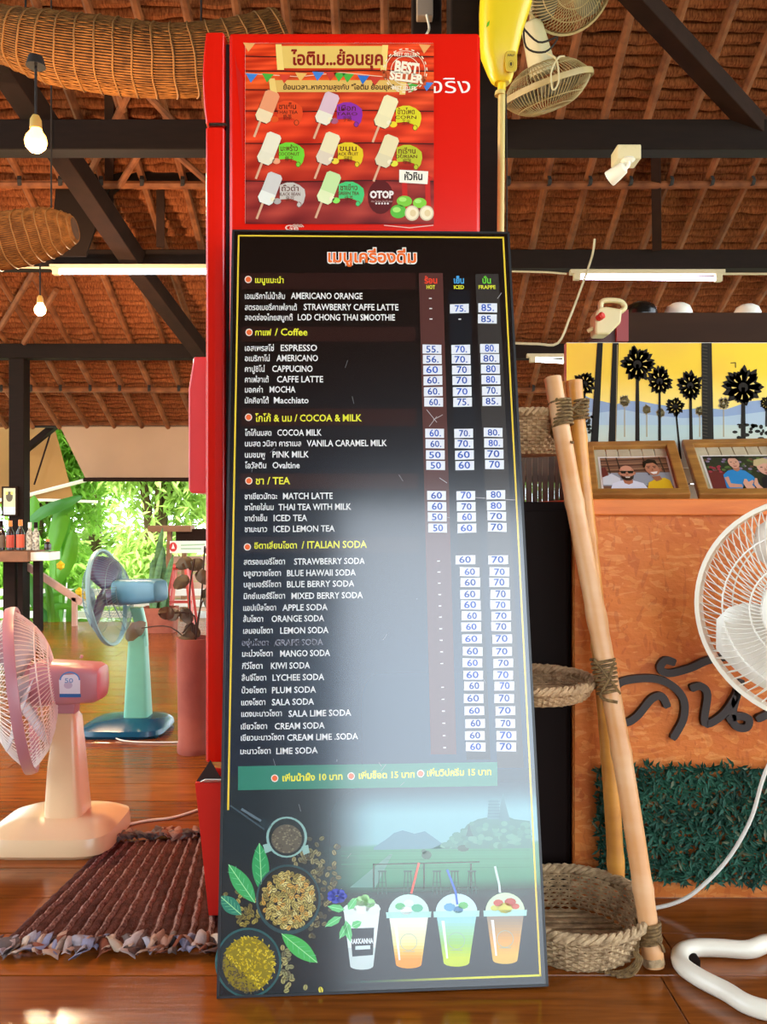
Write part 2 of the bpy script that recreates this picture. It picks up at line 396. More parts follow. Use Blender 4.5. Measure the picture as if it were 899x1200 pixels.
def leafcloud(blobs, n, L, W, droop=.5, seed=1):
    rnd = random.Random(seed); b = MB()
    for _ in range(n):
        c, r = rnd.choice(blobs); 
        d = V(rnd.gauss(0, 1), rnd.gauss(0, 1), rnd.gauss(0, 1)).normalized()
        p = V(*c)+V(d.x*r[0], d.y*r[1], d.z*r[2])*(rnd.random()**.4)
        a = rnd.uniform(0, 2*pi); dr = V(cos(a), sin(a), -droop*rnd.random()*1.6+.2).normalized()
        sdv = dr.cross(V(rnd.gauss(0, .5), rnd.gauss(0, .5), 1)).normalized(); l = L*rnd.uniform(.6, 1.3); w = W*rnd.uniform(.7, 1.2)
        b.add([p, p+dr*l*.5+sdv*w, p+dr*l+V(0, 0, -l*.15), p+dr*l*.5-sdv*w], [(0, 1, 2, 3)])
    return b
def tree(x, y, h, r, m, n, L, W, label, seed, cat='tree', nm='tree', droop=.5):
    t = thing(nm, label, cat, (x, y, -.6))
    rnd = random.Random(seed); bl = []
    tr = MB(); nb = 5
    for k in range(nb):
        a = rnd.uniform(0, 2*pi); e = V(x+cos(a)*r*.5, y+sin(a)*r*.5, h*rnd.uniform(.4, .9)-.2)
        tr.tube(smoothpath([V(x, y, -.62), V(x+cos(a)*.1, y+sin(a)*.1, h*.2), e], 3), [.07*r, .065*r, .06*r, .05*r, .04*r, .03*r, .02*r][:7], 6)
        bl.append((e, (r*.6, r*.6, h*.24)))
    bl.append((V(x, y, h*.45), (r*.8, r*.8, h*.42)))
    bl.append((V(x, y, .1), (r*.8, r*.8, .6)))
    tr.build('trunk', m_bark, t, smooth=True)
    leafcloud(bl, n, L, W, droop, seed).build('foliage', m, t, kind='stuff')
tree(-4.35, 9.9, 4.6, 1.0, m_leafB, 15000, .2, .03, 'feathery bamboo clump beyond the fence, behind the banana leaves', 1, droop=1)
tree(-2.6, 9.1, 4.2, .85, m_leafA, 16000, .17, .026, 'pale feathery bamboo beyond the fence, above the fan cage with pale blue rim', 2, droop=1)
tree(-1.9, 12.2, 3.4, 1.0, m_leafC, 9000, .16, .04, 'yellow-green tree beyond the fence behind the kiosk', 3)
tree(-4.6, 12.8, 4.2, 1.3, m_leafA, 9000, .2, .05, 'tall tree far behind the bamboo clumps beyond the fence', 10)
tree(-6.6, 9.0, 4.0, 1.2, m_leafB, 4000, .2, .04, 'tree beyond the fence past the black post', 4)
tree(.4, 12, 3.4, 1.2, m_leafA, 4000, .2, .04, 'tree hidden behind the red cooler and menu board', 5)
tree(3.0, 10.5, 3.6, 1.4, m_leafB, 4000, .2, .05, 'tree outside behind the painted counter', 6)
tree(-7.0, 3.0, 4.0, 1.5, m_leafB, 2500, .22, .06, 'tree outside the open side of the hall', 7)
tree(8.0, 3.0, 4.0, 1.6, m_leafB, 2000, .22, .06, 'tree outside past the counter end', 8)
tree(6.0, -9.0, 2.6, 1.4, m_leafB, 2000, .22, .06, 'tree in the yard facing the menu board', 9)
# banana and heliconia leaves near the floor edge
m_ban = mat('banana_leaf', '5fae22', .4, noise=.2, nscale=3)
m_ban2 = mat('banana_leaf_deep', '3f8a2c', .4, noise=.2, nscale=3)
def bigleaf(pts, w, up=V(0, -1, .2)):
    c = smoothpath(pts, 4); n = len(c); vs = []; fs = []
    for i, p in enumerate(c):
        t = i/(n-1); ww = w*(sin(pi*min(1, t*.93+.07))**.6); tg = (c[min(i+1, n-1)]-c[max(i-1, 0)]).normalized(); sdv = tg.cross(up).normalized(); nn = sdv.cross(tg)
        for k in (-1, -.5, 0, .5, 1): vs.append(p+sdv*ww*k-nn*abs(k)*ww*.25+nn*random.uniform(-.004, .004))
    for i in range(n-1):
        for j in range(4): a = i*5+j; fs.append((a, a+1, a+6, a+5))
    return MB().add(vs, fs)
t = thing('banana_plant', 'banana plant with broad bright leaves beyond the bottle shelf', 'plant', P(70, 745, 6.6))
for pts, w, mm in [([(66, 740, 6.6), (66, 690, 6.6), (70, 640, 6.6), (80, 590, 6.6)], .075, m_ban), ([(62, 650, 6.5), (66, 625, 6.5), (74, 600, 6.5), (88, 597, 6.5)], .075, m_ban),
                   ([(30, 615, 6.4), (50, 600, 6.4), (75, 590, 6.4), (97, 581, 6.4)], .05, m_ban2), ([(34, 640, 6.7), (36, 610, 6.7), (40, 580, 6.7)], .07, m_ban),
                   ([(60, 690, 6.6), (80, 655, 6.5), (86, 620, 6.5)], .06, m_ban), ([(62, 740, 6.6), (40, 700, 6.6), (24, 660, 6.6)], .06, m_ban2)]:
    bigleaf([P(*p) for p in pts], w).build('leaf', mm, t, smooth=True)
MB().tube([P(66, 790, 6.6), P(66, 700, 6.6), P(68, 640, 6.6)], [.06, .05, .03], 8).build('stem', m_ban, t, smooth=True)
t = thing('heliconia_plant', 'low leafy plant with yellow flowers before the white fence', 'plant', P(85, 750, 6.5))
for pts, w in [([(72, 740, 6.4), (60, 715, 6.4), (50, 700, 6.4), (84, 692, 6.4)], .035), ([(85, 745, 6.4), (90, 730, 6.4), (108, 729, 6.4)], .03), ([(70, 735, 6.4), (62, 712, 6.4), (100, 712, 6.4)], .03),
               ([(60, 745, 6.3), (58, 700, 6.3), (52, 676, 6.3)], .03), ([(80, 745, 6.4), (84, 700, 6.4), (96, 690, 6.4)], .035)]:
    bigleaf([P(*p) for p in pts], w).build('leaf', m_ban, t, smooth=True)
m_yf = mat('yellow_flower', 'f2d21c', .6)
for (x, y_) in [(71, 664), (93, 695), (99, 700)]:
    MB().lathe([(0, -.03), (.03, -.01), (.034, .02), (0, .05)], P(x, y_, 6.35), n=8).build('flower', m_yf, t, smooth=True)
# snake plant in a terracotta trough
m_terra = mat('terracotta', 'a8604a', .8, noise=.25, nscale=12, col2='8a4636')
t = thing('snake_plant', 'snake plant with tall pointed leaves in a terracotta trough at the floor edge', 'plant', P(185, 740, 5.75))
q = P(185, 740, 5.75)
MB().loft([(V(q.x, 5.8, 0), V(1, 0, 0), V(0, 1, 0), .115, .08), (V(q.x, 5.8, .18), V(1, 0, 0), V(0, 1, 0), .125, .09), (V(q.x, 5.8, .18), V(1, 0, 0), V(0, 1, 0), .11, .075), (V(q.x, 5.8, .15), V(1, 0, 0), V(0, 1, 0), .11, .075)], 20, 8).build('planter', m_terra, t, bevel=.002)
m_snake = mat('snake_leaf', '5c8a50', .5, col2='37603c', nscale=14, stretch=(1, 1, 3))
for k in range(14):
    x = q.x+random.uniform(-.07, .07); yy = 5.8+random.uniform(-.04, .04); h_ = random.uniform(.25, .5) if k else .62; ln = random.uniform(-.1, .1)
    bigleaf([V(x, yy, .14), V(x+ln*.3, yy, .14+h_*.5), V(x+ln, yy, .14+h_)], .028, V(random.uniform(-.5, .5), -1, 0)).build('leaf', m_snake, t, smooth=True)
# kiosk with sign
m_pw = mat('pinkish_wood', 'd8b0a0', .7, noise=.15, nscale=8, rnd=.15)
m_bw = mat('brown_wood', '9a6a4c', .7, noise=.2, nscale=8)
t = thing('wooden_kiosk', 'weathered wooden kiosk of stacked boards beyond the fence end', 'kiosk', P(215, 745, 7.3))
MB().box(P(175, 0, 7.3).x, P(225, 0, 7.3).x, 7.25, 7.4, P(0, 623, 7.3).z, P(0, 616, 7.3).z).build('roof_beam', m_bw, t)
MB().box(P(206, 0, 7.3).x, P(260, 0, 7.3).x, 7.3, 7.5, P(0, 634, 7.3).z, P(0, 620, 7.3).z).build('roof_board', m_brace, t)
for k in range(9):
    py = 652+k*10; x0 = 192+(k % 3)*2; MB().box(P(x0, 0, 7.4).x, P(262, 0, 7.4).x, 7.4+.01*(k % 2), 7.45, P(0, py+9, 7.4).z, P(0, py, 7.4).z).build('board', m_pw, t)
for px in (196, 214):
    MB().beam(P(px, 742, 7.35), P(px+3, 622, 7.35), .05, .04).build('post', m_bw, t)
MB().box(P(190, 0, 7.5).x, P(262, 0, 7.5).x, 7.5, 7.6, -.6, P(0, 742, 7.4).z).build('base', m_pw, t)
t = thing('hanging_sign', 'long white sign with a round red emblem fixed to the kiosk', 'sign', P(218, 640, 7.25))
MB().box(P(199, 0, 7.24).x, P(262, 0, 7.24).x, 7.24, 7.27, P(0, 648, 7.24).z, P(0, 634, 7.24).z).build('board', m_fence, t)
a = Art(Matrix.Translation((0, 7.238, 0)), .001); a.ell(203, 641, 4.5, 5.5, 'd8343a', 1); a.poly([(201, 643), (203, 637), (205, 643)], 'ffffff', 2)
a.line([(212, 639), (240, 638)], 1.2, '9ac79a', 1); a.line([(212, 643), (236, 643)], 1.2, '9ac79a', 1)
m_inkflat = ink('flat_paint', .5)
a.build('emblem', m_inkflat, t)
m_pinkp = mat('red_plastic', 'd8564e', .4)
t = thing('plastic_stool', 'red plastic stool with spread legs by the floor edge, behind the clay pot', 'stool', P(214, 745, 6.15))
q = P(214, 0, 6.15)
MB().lathe([(.0, .47), (.10, .47), (.115, .45), (.1, .43), (.0, .43)], (q.x, 6.15, -.0), n=16).build('seat', m_pinkp, t, smooth=True)
for k in range(4):
    a_ = pi/4+k*pi/2; MB().beam(V(q.x+.15*cos(a_), 6.1+.1*sin(a_), 0), V(q.x+.08*cos(a_), 6.1+.08*sin(a_), .44), .035, .02).build('leg', m_pinkp, t)
MB().box(q.x-.1, q.x+.1, 6.03, 6.045, .18, .2).build('stretcher', m_pinkp, t)
# bottle shelf beyond the pink fan
m_sw = mat('shelf_wood', '8c5c3a', .6, noise=.25, nscale=10)
t = thing('bottle_shelf', 'wooden shelf on dark legs beside the black post, carrying sauce bottles', 'shelf', P(20, 740, 5.85))
zt = P(0, 645, 5.8).z; zb = P(0, 657, 5.8).z
MB().box(-3.6, P(43, 0, 5.8).x, 5.65, 5.95, zb, zt).build('plank', m_sw, t, bevel=.004)
MB().box(P(41, 0, 5.8).x, P(64, 0, 5.8).x, 5.7, 5.9, zb+.005, zt-.01).build('end_block', m_fence, t, bevel=.004)
for x0, x1 in [(5, 19), (22, 28), (40, 48)]:
    MB().box(P(x0, 0, 5.82).x, P(x1, 0, 5.82).x, 5.8, 5.86, 0, zb).build('leg', m_beam, t)
m_glassd = mat('dark_glass', '2c1c16', .1, spec=.7); m_cap = mat('orange_cap', 'e8843a', .4); m_lab = mat('red_label', 'b8442e', .5); m_lab2 = mat('check_label', 'e0d8c4', .5, col2='3a2c24', nscale=60)
def bottle(px, w, top, glass, capm, label, txt, labm=None):
    c = P(px, 0, 5.78).x; r = w*5.78/FPX/2; hh = zt and (P(0, top, 5.78).z-zt)
    t = thing('sauce_bottle', txt, 'bottle', (c, 5.78, zt), 'bottles on the wooden shelf')
    MB().lathe([(0, 0), (r, .004), (r, hh*.6), (r*.45, hh*.74), (r*.42, hh*.85), (0, hh*.85)], (c, 5.78, zt), n=14).build('body', glass, t, smooth=True)
    MB().lathe([(r*.5, hh*.8), (r*.55, hh*.82), (r*.5, hh), (0, hh)], (c, 5.78, zt), n=12).build('cap', capm, t, smooth=True)
    MB().lathe([(r*1.02, hh*.1), (r*1.03, hh*.12), (r*1.03, hh*.5), (r*1.02, hh*.52)], (c, 5.78, zt), n=14).build('label', labm or m_lab, t, smooth=True)
bottle(1, 10, 610, m_glassd, m_beam, 1, 'dark bottle at the shelf end farthest from the pale end block', mat('lab_g', '6a5a48', .5))
bottle(12, 9, 610, m_glassd, m_cap, 1, 'dark sauce bottle with orange cap, before the black post')
bottle(24, 9, 609, m_glassd, m_cap, 1, 'sauce bottle with orange cap and orange-red label, next to the two chequered jars', mat('lab_o', 'd8583a', .5))
bottle(35, 8, 612, m_lab2, m_white, 1, 'chequered jar with cream cap on the shelf', m_lab2)
bottle(42, 8, 612, m_lab2, m_beam, 1, 'chequered jar with brown cap on the shelf', m_lab2)
bottle(56, 8, 632, m_glassd, m_cap, 1, 'short black jar with orange lid on the pale shelf end', m_glassd)
# picture card on the black post
t = thing('picture_card', 'small framed picture hung on the black post above the bottles', 'picture', P(12, 588, 5.95))
MB().box(P(2, 0, 6).x, P(20, 0, 6).x, 6.0, 6.019, P(0, 605, 6).z, P(0, 570, 6).z).build('frame', m_brace, t)
a = Art(Matrix.Translation((0, 5.998, 0)), .0005); a.poly([(4, 572), (18, 572), (18, 603), (4, 603)], 'c8c8a8', 0); a.ell(11, 582, 4, 6, '5a5038', 1); a.poly([(4, 594), (18, 594), (18, 603), (4, 603)], 'd8dce0', 1); a.ell(8, 578, 1.5, 2, 'e8d868', 2); a.ell(14, 578, 1.5, 2, 'e8d868', 2)
a.build('print', m_inkflat, t)
# handrail to the steps
t = thing('handrail', 'sloping wooden handrail with a short post at the floor edge', 'handrail', P(88, 740, 6.1))
MB().beam(P(28, 661, 6.1), P(96, 706, 6.1), .04, .05).build('rail', m_pw, t, bevel=.004)
MB().box(P(85, 0, 6.1).x, P(90, 0, 6.1).x, 6.08, 6.12, -.01, P(0, 700, 6.1).z).build('post', m_pw, t)
# ================================================================== RED COOLER WITH POSTER
FY = 1.80
t = fridge = thing('display_cooler', 'tall red cooler seen from its side, carrying an ice-lolly poster', 'refrigerator', (-.06, FY+.3, 0))
zt = P(0, 38, FY).z
xL, xR = P(268, 0, FY).x, P(563, 0, FY).x
MB().box(xL, xR, FY, FY+.58, .10, zt).build('body', m_red, t, bevel=.008)
MB().box(xL+.02, xR-.02, FY+.03, FY+.55, 0, .10).build('plinth', m_dark, t)
m_gasket = mat('gasket', '1a1010', .7)
MB().box(xL-.008, xL, FY+.012, FY+.56, .34, zt-.02).build('gasket', m_gasket, t)
dx0, dx1 = P(240, 0, FY).x, xL-.008
def doorprof(z0, z1, nm, bulge):
    b = MB(); secs = []
    n = 8
    for i in range(n+1):
        z = z0+(z1-z0)*i/n; k = bulge*sin(pi*i/n)
        secs.append((V((dx0-k+dx1)/2, FY+.29, z), V(1, 0, 0), V(0, 1, 0), (dx1-dx0+k)/2, .292))
    return b.loft(secs, 28, 14).build(nm, m_red, t, bevel=.003)
doorprof(P(0, 144, FY).z, zt, 'door', .008)
doorprof(P(0, 893, FY).z, P(0, 149, FY).z, 'door', .0)
m_chrome = mat('chrome', 'c8c8c8', .2, metal=1)
MB().box(dx0+.01, dx1+.004, FY-.004, FY+.02, P(0, 148.6, FY).z, P(0, 145, FY).z).build('hinge', m_chrome, t, label='chrome hinge plate')
m_red2 = mat('handle_red', 'e04a4c', .3, noise=.05)
hx0, hx1 = P(213, 0, FY).x, P(240, 0, FY).x
MB().prism([V(hx1-.002, FY+.06, P(0, 412, FY).z), V(hx0+.012, FY+.06, P(0, 412, FY).z), V(hx0, FY+.06, P(0, 452, FY).z), V(hx0, FY+.06, P(0, 572, FY).z), V(hx0+.005, FY+.06, P(0, 577, FY).z), V(hx1-.002, FY+.06, P(0, 577, FY).z)], V(0, .34, 0)).build('side_box', m_red2, t, bevel=.004, label='paler red box panel on the door')
for py in (416, 432): MB().tube([P(239.5, py, FY-.0)+V(0, .05, 0), P(239.5, py, FY)+V(.004, .04, -.008)], .0025, 6).build('hook', m_chrome, t)
MB().box(dx0+.0, dx0-.003, FY+.03, FY+.09, P(0, 805, FY).z, P(0, 752, FY).z).build('paper_tag', m_white, t)
art_ink = ink('poster_ink', .4, spec=.3, coat=.12, crough=.2, bump=.02)
a = Art(Matrix.Translation((0, FY-.0005, 0)), .0002)
a.text('จริง', 504.5, 109, 551, 16.5, 'f4e6dc', 1, .0)
# deeper red sliver beside the poster, and pale scraps
a.poly([(275, 62), (278, 78), (285, 92), (285, 200), (282, 140)], 'c41a12', 1)
for sx in (0, 1, 2):
    a.line([(340+sx*3, 266), (345+sx*4, 263), (352+sx*2, 266)], 1.2, 'e8b8a8', 1)
a.line([(450, 264), (480, 267), (508, 264)], 1, 'e8b8a8', 1)
a.text('Ge', 334, 270, 350, 6, 'f0c8b8', 1, .02)
a.build('lettering', art_ink, fridge, label='white lettering')
# ---- poster
t = thing('ice_lolly_poster', 'printed poster of eight ice lollies on red planks stuck to the cooler side', 'poster', P(398, 156, FY-.003))
MB().box(P(287.5, 0, FY).x, P(508, 0, FY).x, FY-.002, FY-.0006, P(0, 262, FY).z, P(0, 51, FY).z).build('sheet', m_white, t)
a = Art(Matrix.Translation((0, FY-.0022, 0)), .00016)
L_, R_, T_, B_ = 287.5, 508.5, 50.5, 262.5
rn = random.Random(3)
ys = [T_, 66, 83, 105, 130, 168, 212, B_]
for k in range(7):
    c = [(226, 66, 22), (212, 58, 20), (222, 78, 26), (204, 60, 24), (214, 54, 20), (188, 48, 24), (150, 44, 38)][k]; ph = rn.uniform(0, 9)
    def f(u, v, c=c, ph=ph):
        n = 20*sin(u*23+ph+v*5)*sin(u*7+ph*2)+16*sin(v*17+ph+3*sin(u*4))-34*max(0, abs(v-.5)*2-.8)*5
        return (c[0]+n*1.1, c[1]+n*.7, c[2]+n*.5)
    a.grid([(L_, ys[k]), (R_, ys[k]), (R_, ys[k+1]), (L_, ys[k+1])], 44, 8, f, 0)
    if k: a.line([(L_, ys[k]), (350, ys[k]+1), (430, ys[k]-.5), (R_, ys[k]+.5)], 1.3, '3c0c08', 1)
def scroll(x0, x1, y0, y1, c, c2, l):
    a.poly([(x0, y0), (x1, y0), (x1, y1), (x0, y1)], c, l); a.poly([(x0-7, y0-2), (x0, y0-2), (x0+3, y1+2), (x0-5, y1+2)], c2, l+1); a.poly([(x1, y0-1), (x1+7, y0-1), (x1+5, y1+3), (x1-2, y1+3)], c2, l+1)
scroll(330, 448, 54, 80, 'e2ba62', 'f0cc74', 2); scroll(322, 470, 94, 108, 'dcae5c', 'ecc470', 2)
a.text('ไอติม...ย้อนยุค', 341, 76, 449, 14, '8c1c10', 4, .03)
a.text('ย้อนเวลา..หาความสุขกับ "ไอติม ย้อนยุค"', 332, 105, 462, 5.5, '3c1a10', 4, .02)
a.line([(288, 86), (350, 90), (400, 85), (460, 91), (508, 98)], .8, 'e8c8b0', 2)
for i, (x, y_, c) in enumerate([(295, 88, '3f7ccc'), (314, 88, '4aa83c'), (334, 89, 'd8402c'), (353, 87, 'e8b05c'), (373, 86, '3f7ccc'), (388, 86, 'c83a2c'), (398, 87, '4aa83c'), (408, 88, '4aa83c'), (426, 90, '2f6cc0'), (440, 92, 'c83a2c'), (484, 99, '4aa83c'), (501, 98, '3f7ccc'), (292, 52, 'e8a05c'), (498, 54, 'e8a05c')]):
    a.poly([(x-7, y_-2), (x+7, y_-1), (x-1, y_+9)], c, 3)
def lolly(x, y, c1, c2, tagc, th, en, cn, fc):
    r = lambda px, py: (x+px*.93-py*.36, y+px*.36+py*.93)
    a.poly([r(-9, -17), r(-6, -20), r(6, -20), r(9, -17), r(9, 14), r(5, 18), r(-7, 18), r(-10, 13)], '5c1410', 2)
    a.line([r(-2, 16), r(-2, 37)], 2.6, 'd8a888', 3)
    a.poly([r(-9, -18), r(-6, -21), r(6, -21), r(9, -18), r(9, 3), r(-9, 3)], c1, 4.6); a.poly([r(-9, 2), r(9, 2), r(9, 13), r(6, 17), r(-6, 17), r(-10, 12)], c2, 4)
    a.line([r(-4, -16), r(-4, 13)], 1, 'ffffff', 5) if c1 == 'f0ead8' else None
    X = x+12; a.poly([(X, y-6), (X+8, y-9), (X+16, y-9), (X+23, y-6), (X+29, y-1), (X+30, y+6), (X+28, y+14), (X+24, y+20), (X+20, y+19), (X+21, y+13), (X+12, y+10), (X, y+11)], tagc, 3)
    a.ell(X+22.5, y+17, 3, 3.4, tagc, 4); a.ring(X+22.5, y+17, 3, 3.4, .7, '6a3018', 5, 12)
    a.text(th, X+2, y+1, X+22, 6, '5a2010', 5, .01); a.text(en, X-1, y+6.5, X+24, 3.6, '5a2010', 5, .01); a.text(cn, X+7, y+13, X+17, 4.5, '5a2010', 5, .0)
    a.ell(x+9, y+13, 4.5, 3.5, fc, 6); a.ell(x+4, y+11, 3, 2.6, 'f0e0c0', 6) if fc != 'e0541c' else None
for r_ in [(313, 127, 'e8946a', 'ecd0a8', 'e0481c', 'ชาเย็น', 'THAI TEA', '奶茶', 'e0541c'), (383, 129, 'd8b4c0', 'e8dcc8', '8c2ca0', 'เผือก', 'TARO', '芋頭', 'a85878'), (452, 133, 'ecdcae', 'e8d8ac', 'd8cc24', 'ข้าวโพด', 'CORN', '玉米', 'e8c82c'),
           (315, 176, 'e8dcc4', 'e4d8c0', '70c830', 'มะพร้าว', 'COCONUT', '椰子', 'e89c78'), (384, 176, 'e8d8b0', 'dcc8b4', 'e0c020', 'ขนุน', 'JACK FRUIT', '菠蘿蜜', 'e8c83c'), (453, 179, 'e6d4a8', 'dccca8', 'b8bc28', 'ทุเรียน', 'DURIAN', '榴蓮', 'dcd03c'),
           (316, 223, 'd0c8c4', 'e8e4dc', 'c8bcb4', 'ถั่วดำ', 'BLACK BEAN', '黑豆', 'b0a8a4'), (385, 222, 'c4dc9c', 'e0e4b4', '48c070', 'ชาเขียว', 'GREEN TEA', '綠茶', '8cdc5c')]:
    lolly(*r_)
for rr, w in ((26, 1.3), (23.5, .7), (17, .7)): a.ring(475, 83, rr, rr, w, 'ecdcc0', 7, 44, dash=(2 if rr == 26 else 0))
a.poly([(447, 82), (500, 90), (499, 101), (449, 92)], 'c2532c', 7)
a.text('BEST', 462, 84, 490, 12, 'f4e4cc', 8, .05, y1=88); a.text('SELLER', 456, 93, 496, 9, 'f4e4cc', 8, .05, y1=98)
a.text('BEST SELLER', 462, 66, 489, 4, 'f4e4cc', 8, .02, y1=67); a.text('BEST SELLER', 460, 105, 488, 4, 'f4e4cc', 8, .02, y1=106)
a.ell(446, 231, 15, 20, '5a1010', 3); a.text('OTOP', 433.5, 232, 461.5, 7.5, 'e8dcd8', 4, .05); a.text('One Tambon One Product', 435, 237, 460, 2, 'c8a8a0', 4, 0)
for k in range(5): a.ell(441+k*3.4, 238.6, 1.1, 1.1, 'e8dcd8', 4)
a.poly([(467, 209), (473, 203), (484, 199), (495, 203), (507, 208), (505, 211), (468, 211)], 'c81c14', 3)
for x0 in (471, 498): a.poly([(x0, 210), (x0+6, 210), (x0+7, 246), (x0+1, 246)], 'c4201a', 4)
a.poly([(468, 199), (502, 201), (501, 216), (468, 214)], 'f0e8d8', 5); a.text('หัวหิน', 474, 211, 495, 8, '1c1410', 6, .03)
for (x, y_, aa, bb, c) in [(474, 236, 9, 6.5, '7cc23c'), (492, 238, 8, 6, '84c83c'), (467, 248, 9.5, 8, '5cb43c')]: a.ell(x, y_, aa, bb, c, 6); a.ell(x-2, y_-2, aa*.5, bb*.4, 'a8dc6c', 7)
for x in (483, 500): a.ell(x, 250, 8.5, 9, 'd8c0a0', 7); a.ell(x, 250, 7, 7.4, 'f4e0c0', 8); a.ell(x+1, 250, 3.6, 4, 'e4c898', 9)
a.build('print', art_ink, t)

# ================================================================== MENU BOARD (leaning on the cooler)
def Rm():
    return Matrix.Translation((.00127888, 1.44052576, .00271502)) @ Matrix.Rotation(.0455321752, 4, 'Z') @ Matrix.Rotation(-.191484315, 4, 'X') @ Matrix.Rotation(-.00886063597, 4, 'Y')
BM = Rm(); BH = 1.50292505
t = board = thing('menu_board', 'tall black drinks menu board leaning back against the red cooler', 'menu board', (0, 1.44, 0))
m_bedge = mat('board_edge', '1c1a1a', .4)
m_bframe = mat('board_frame', '2a2a2c', .35, spec=.5)
MB().box(-.3, .3, .0006, .012, 0, BH).build('panel', m_bedge, t, M=BM)
for nm, bx in (('frame_strip', (-.3, -.2955, 0, BH)), ('frame_strip', (.2955, .3, 0, BH)), ('frame_strip', (-.3, .3, BH-.004, BH)), ('frame_strip', (-.3, .3, 0, .004))):
    MB().box(bx[0], bx[1], -.001, .0125, bx[2], bx[3]).build(nm, m_bframe, t, M=BM)
a = Art(BM, .00007)
def L2(px, py): return a.loc((px, py))
Mi = BM
VV = lambda py: 1-a.loc((450, py))[1]/BH
vs0, vs1, vl0, vl1, vd0, vd1 = VV(915), VV(960), VV(991), VV(995), VV(1032), VV(1058); v7 = vs0-.01
def base_col(u, v):
    # printed sheet colour, blue sky glare painted into the middle: u 0..1 across, v 0..1 from the top
    top = (18, 11, 9); mid = (14, 28, 44); c = mix(top, mid, sst(.12, .55, v))
    c = mix(c, (24, 54, 76), sst(.42, .66, v)*sst(.1, .5, u))
    sky = (112, 166, 174); land = (52, 134, 104); dark = (18, 34, 40)
    w = sst(.22, .5, u)
    if v > v7:
        c2 = mix((24, 50, 62), sky, sst(vs0, vs1, v)*w)
        c = c2 if v < vl0 else mix(c2, land, sst(vl0, vl1, v)*w)
        c = mix(c, dark, sst(vd0, vd1, v)); c = mix(c, (20, 34, 40), 1-w) if v < vd1 else c
    return c
a.px = True
v7 = v7
a.px = False
a.grid([(-.296, BH-.004), (.296, BH-.004), (.296, .004), (-.296, .004)], 60, 300, base_col, 0)
# yellow border line
m_ = .0125
for q in ([(-.3+m_, BH-.012), (.3-m_, BH-.012), (.3-m_, BH-.0155), (-.3+m_, BH-.0155)], [(-.3+m_, BH-.012), (-.3+m_+.0035, BH-.012), (-.3+m_+.0035, .32), (-.3+m_, .32)], [(.3-m_-.0035, BH-.012), (.3-m_, BH-.012), (.3-m_, .017), (.3-m_-.0035, .017)]):
    a.poly(q, 'e6c23a', 2)
a.grid([(-.07, .0205), (.2875, .0205), (.2875, .017), (-.07, .017)], 12, 1, lambda u, v: mix((26, 60, 60), (220, 216, 50), sst(0, .7, u)), 2)
a.px = True
# bands
def band(x0, x1, y0, y1, c, l=1): a.poly([(x0, y0), (x1, y0), (x1, y1), (x0, y1)], c, l)
band(283, 487, 320, 339, '2a1512'); band(283, 487, 383, 400, '2a1512'); band(283, 488, 479, 499, '2a1412'); band(281, 490, 555, 573, '2e1c1c'); band(281, 492, 629, 648, '26242c')
a.poly([(491, 320), (519, 320), (535, 884), (505, 884)], '54302c', 1); a.poly([(557, 321), (584, 321), (614, 900), (583, 900)], '34302e', 1); a.poly([(525, 340), (551, 340), (575, 890), (547, 890)], '12161c', 1)
a.poly([(279, 898), (583, 893), (583, 921), (279, 926)], '2c7c66', 1)
# headings and dishes
a.text('เมนูเครื่องดื่ม', 383.5, 307.5, 489, 13, 'f4eee8', 3, .075); a.text('เมนูเครื่องดื่ม', 384.5, 307, 488, 12.4, 'ee6a28', 4, .03)
def bullet(x, y, r=4.2): a.ell(x, y, r, r*1.02, 'f2e2d6', 3, n=18); a.ell(x, y, r*.75, r*.77, 'e8622c', 4, n=18)
for x, y_ in [(291, 327.5), (292, 389.5), (291.3, 489), (291.7, 563.5), (290, 641)]: bullet(x, y_)
YE = 'e8e23a'
a.text('เมนูแนะนำ', 299, 331.5, 332.5, 6.4, YE, 3, .02)
a.text('กาแฟ', 299, 393, 318, 6.4, YE, 3, .02); a.text('/ Coffee', 322, 393, 360.4, 7.6, YE, 3, .018)
a.text('โกโก้ & นม / COCOA & MILK', 299, 494, 424, 7.6, YE, 3, .018)
a.text('ชา / TEA', 299.5, 567.6, 340, 7.8, YE, 3, .018)
a.text('อิตาเลี่ยนโซดา', 298, 643, 348, 6.6, YE, 3, .02); a.text('/ ITALIAN SODA', 353.5, 642.6, 430, 7.8, YE, 3, .018)
W = 'ece8e6'
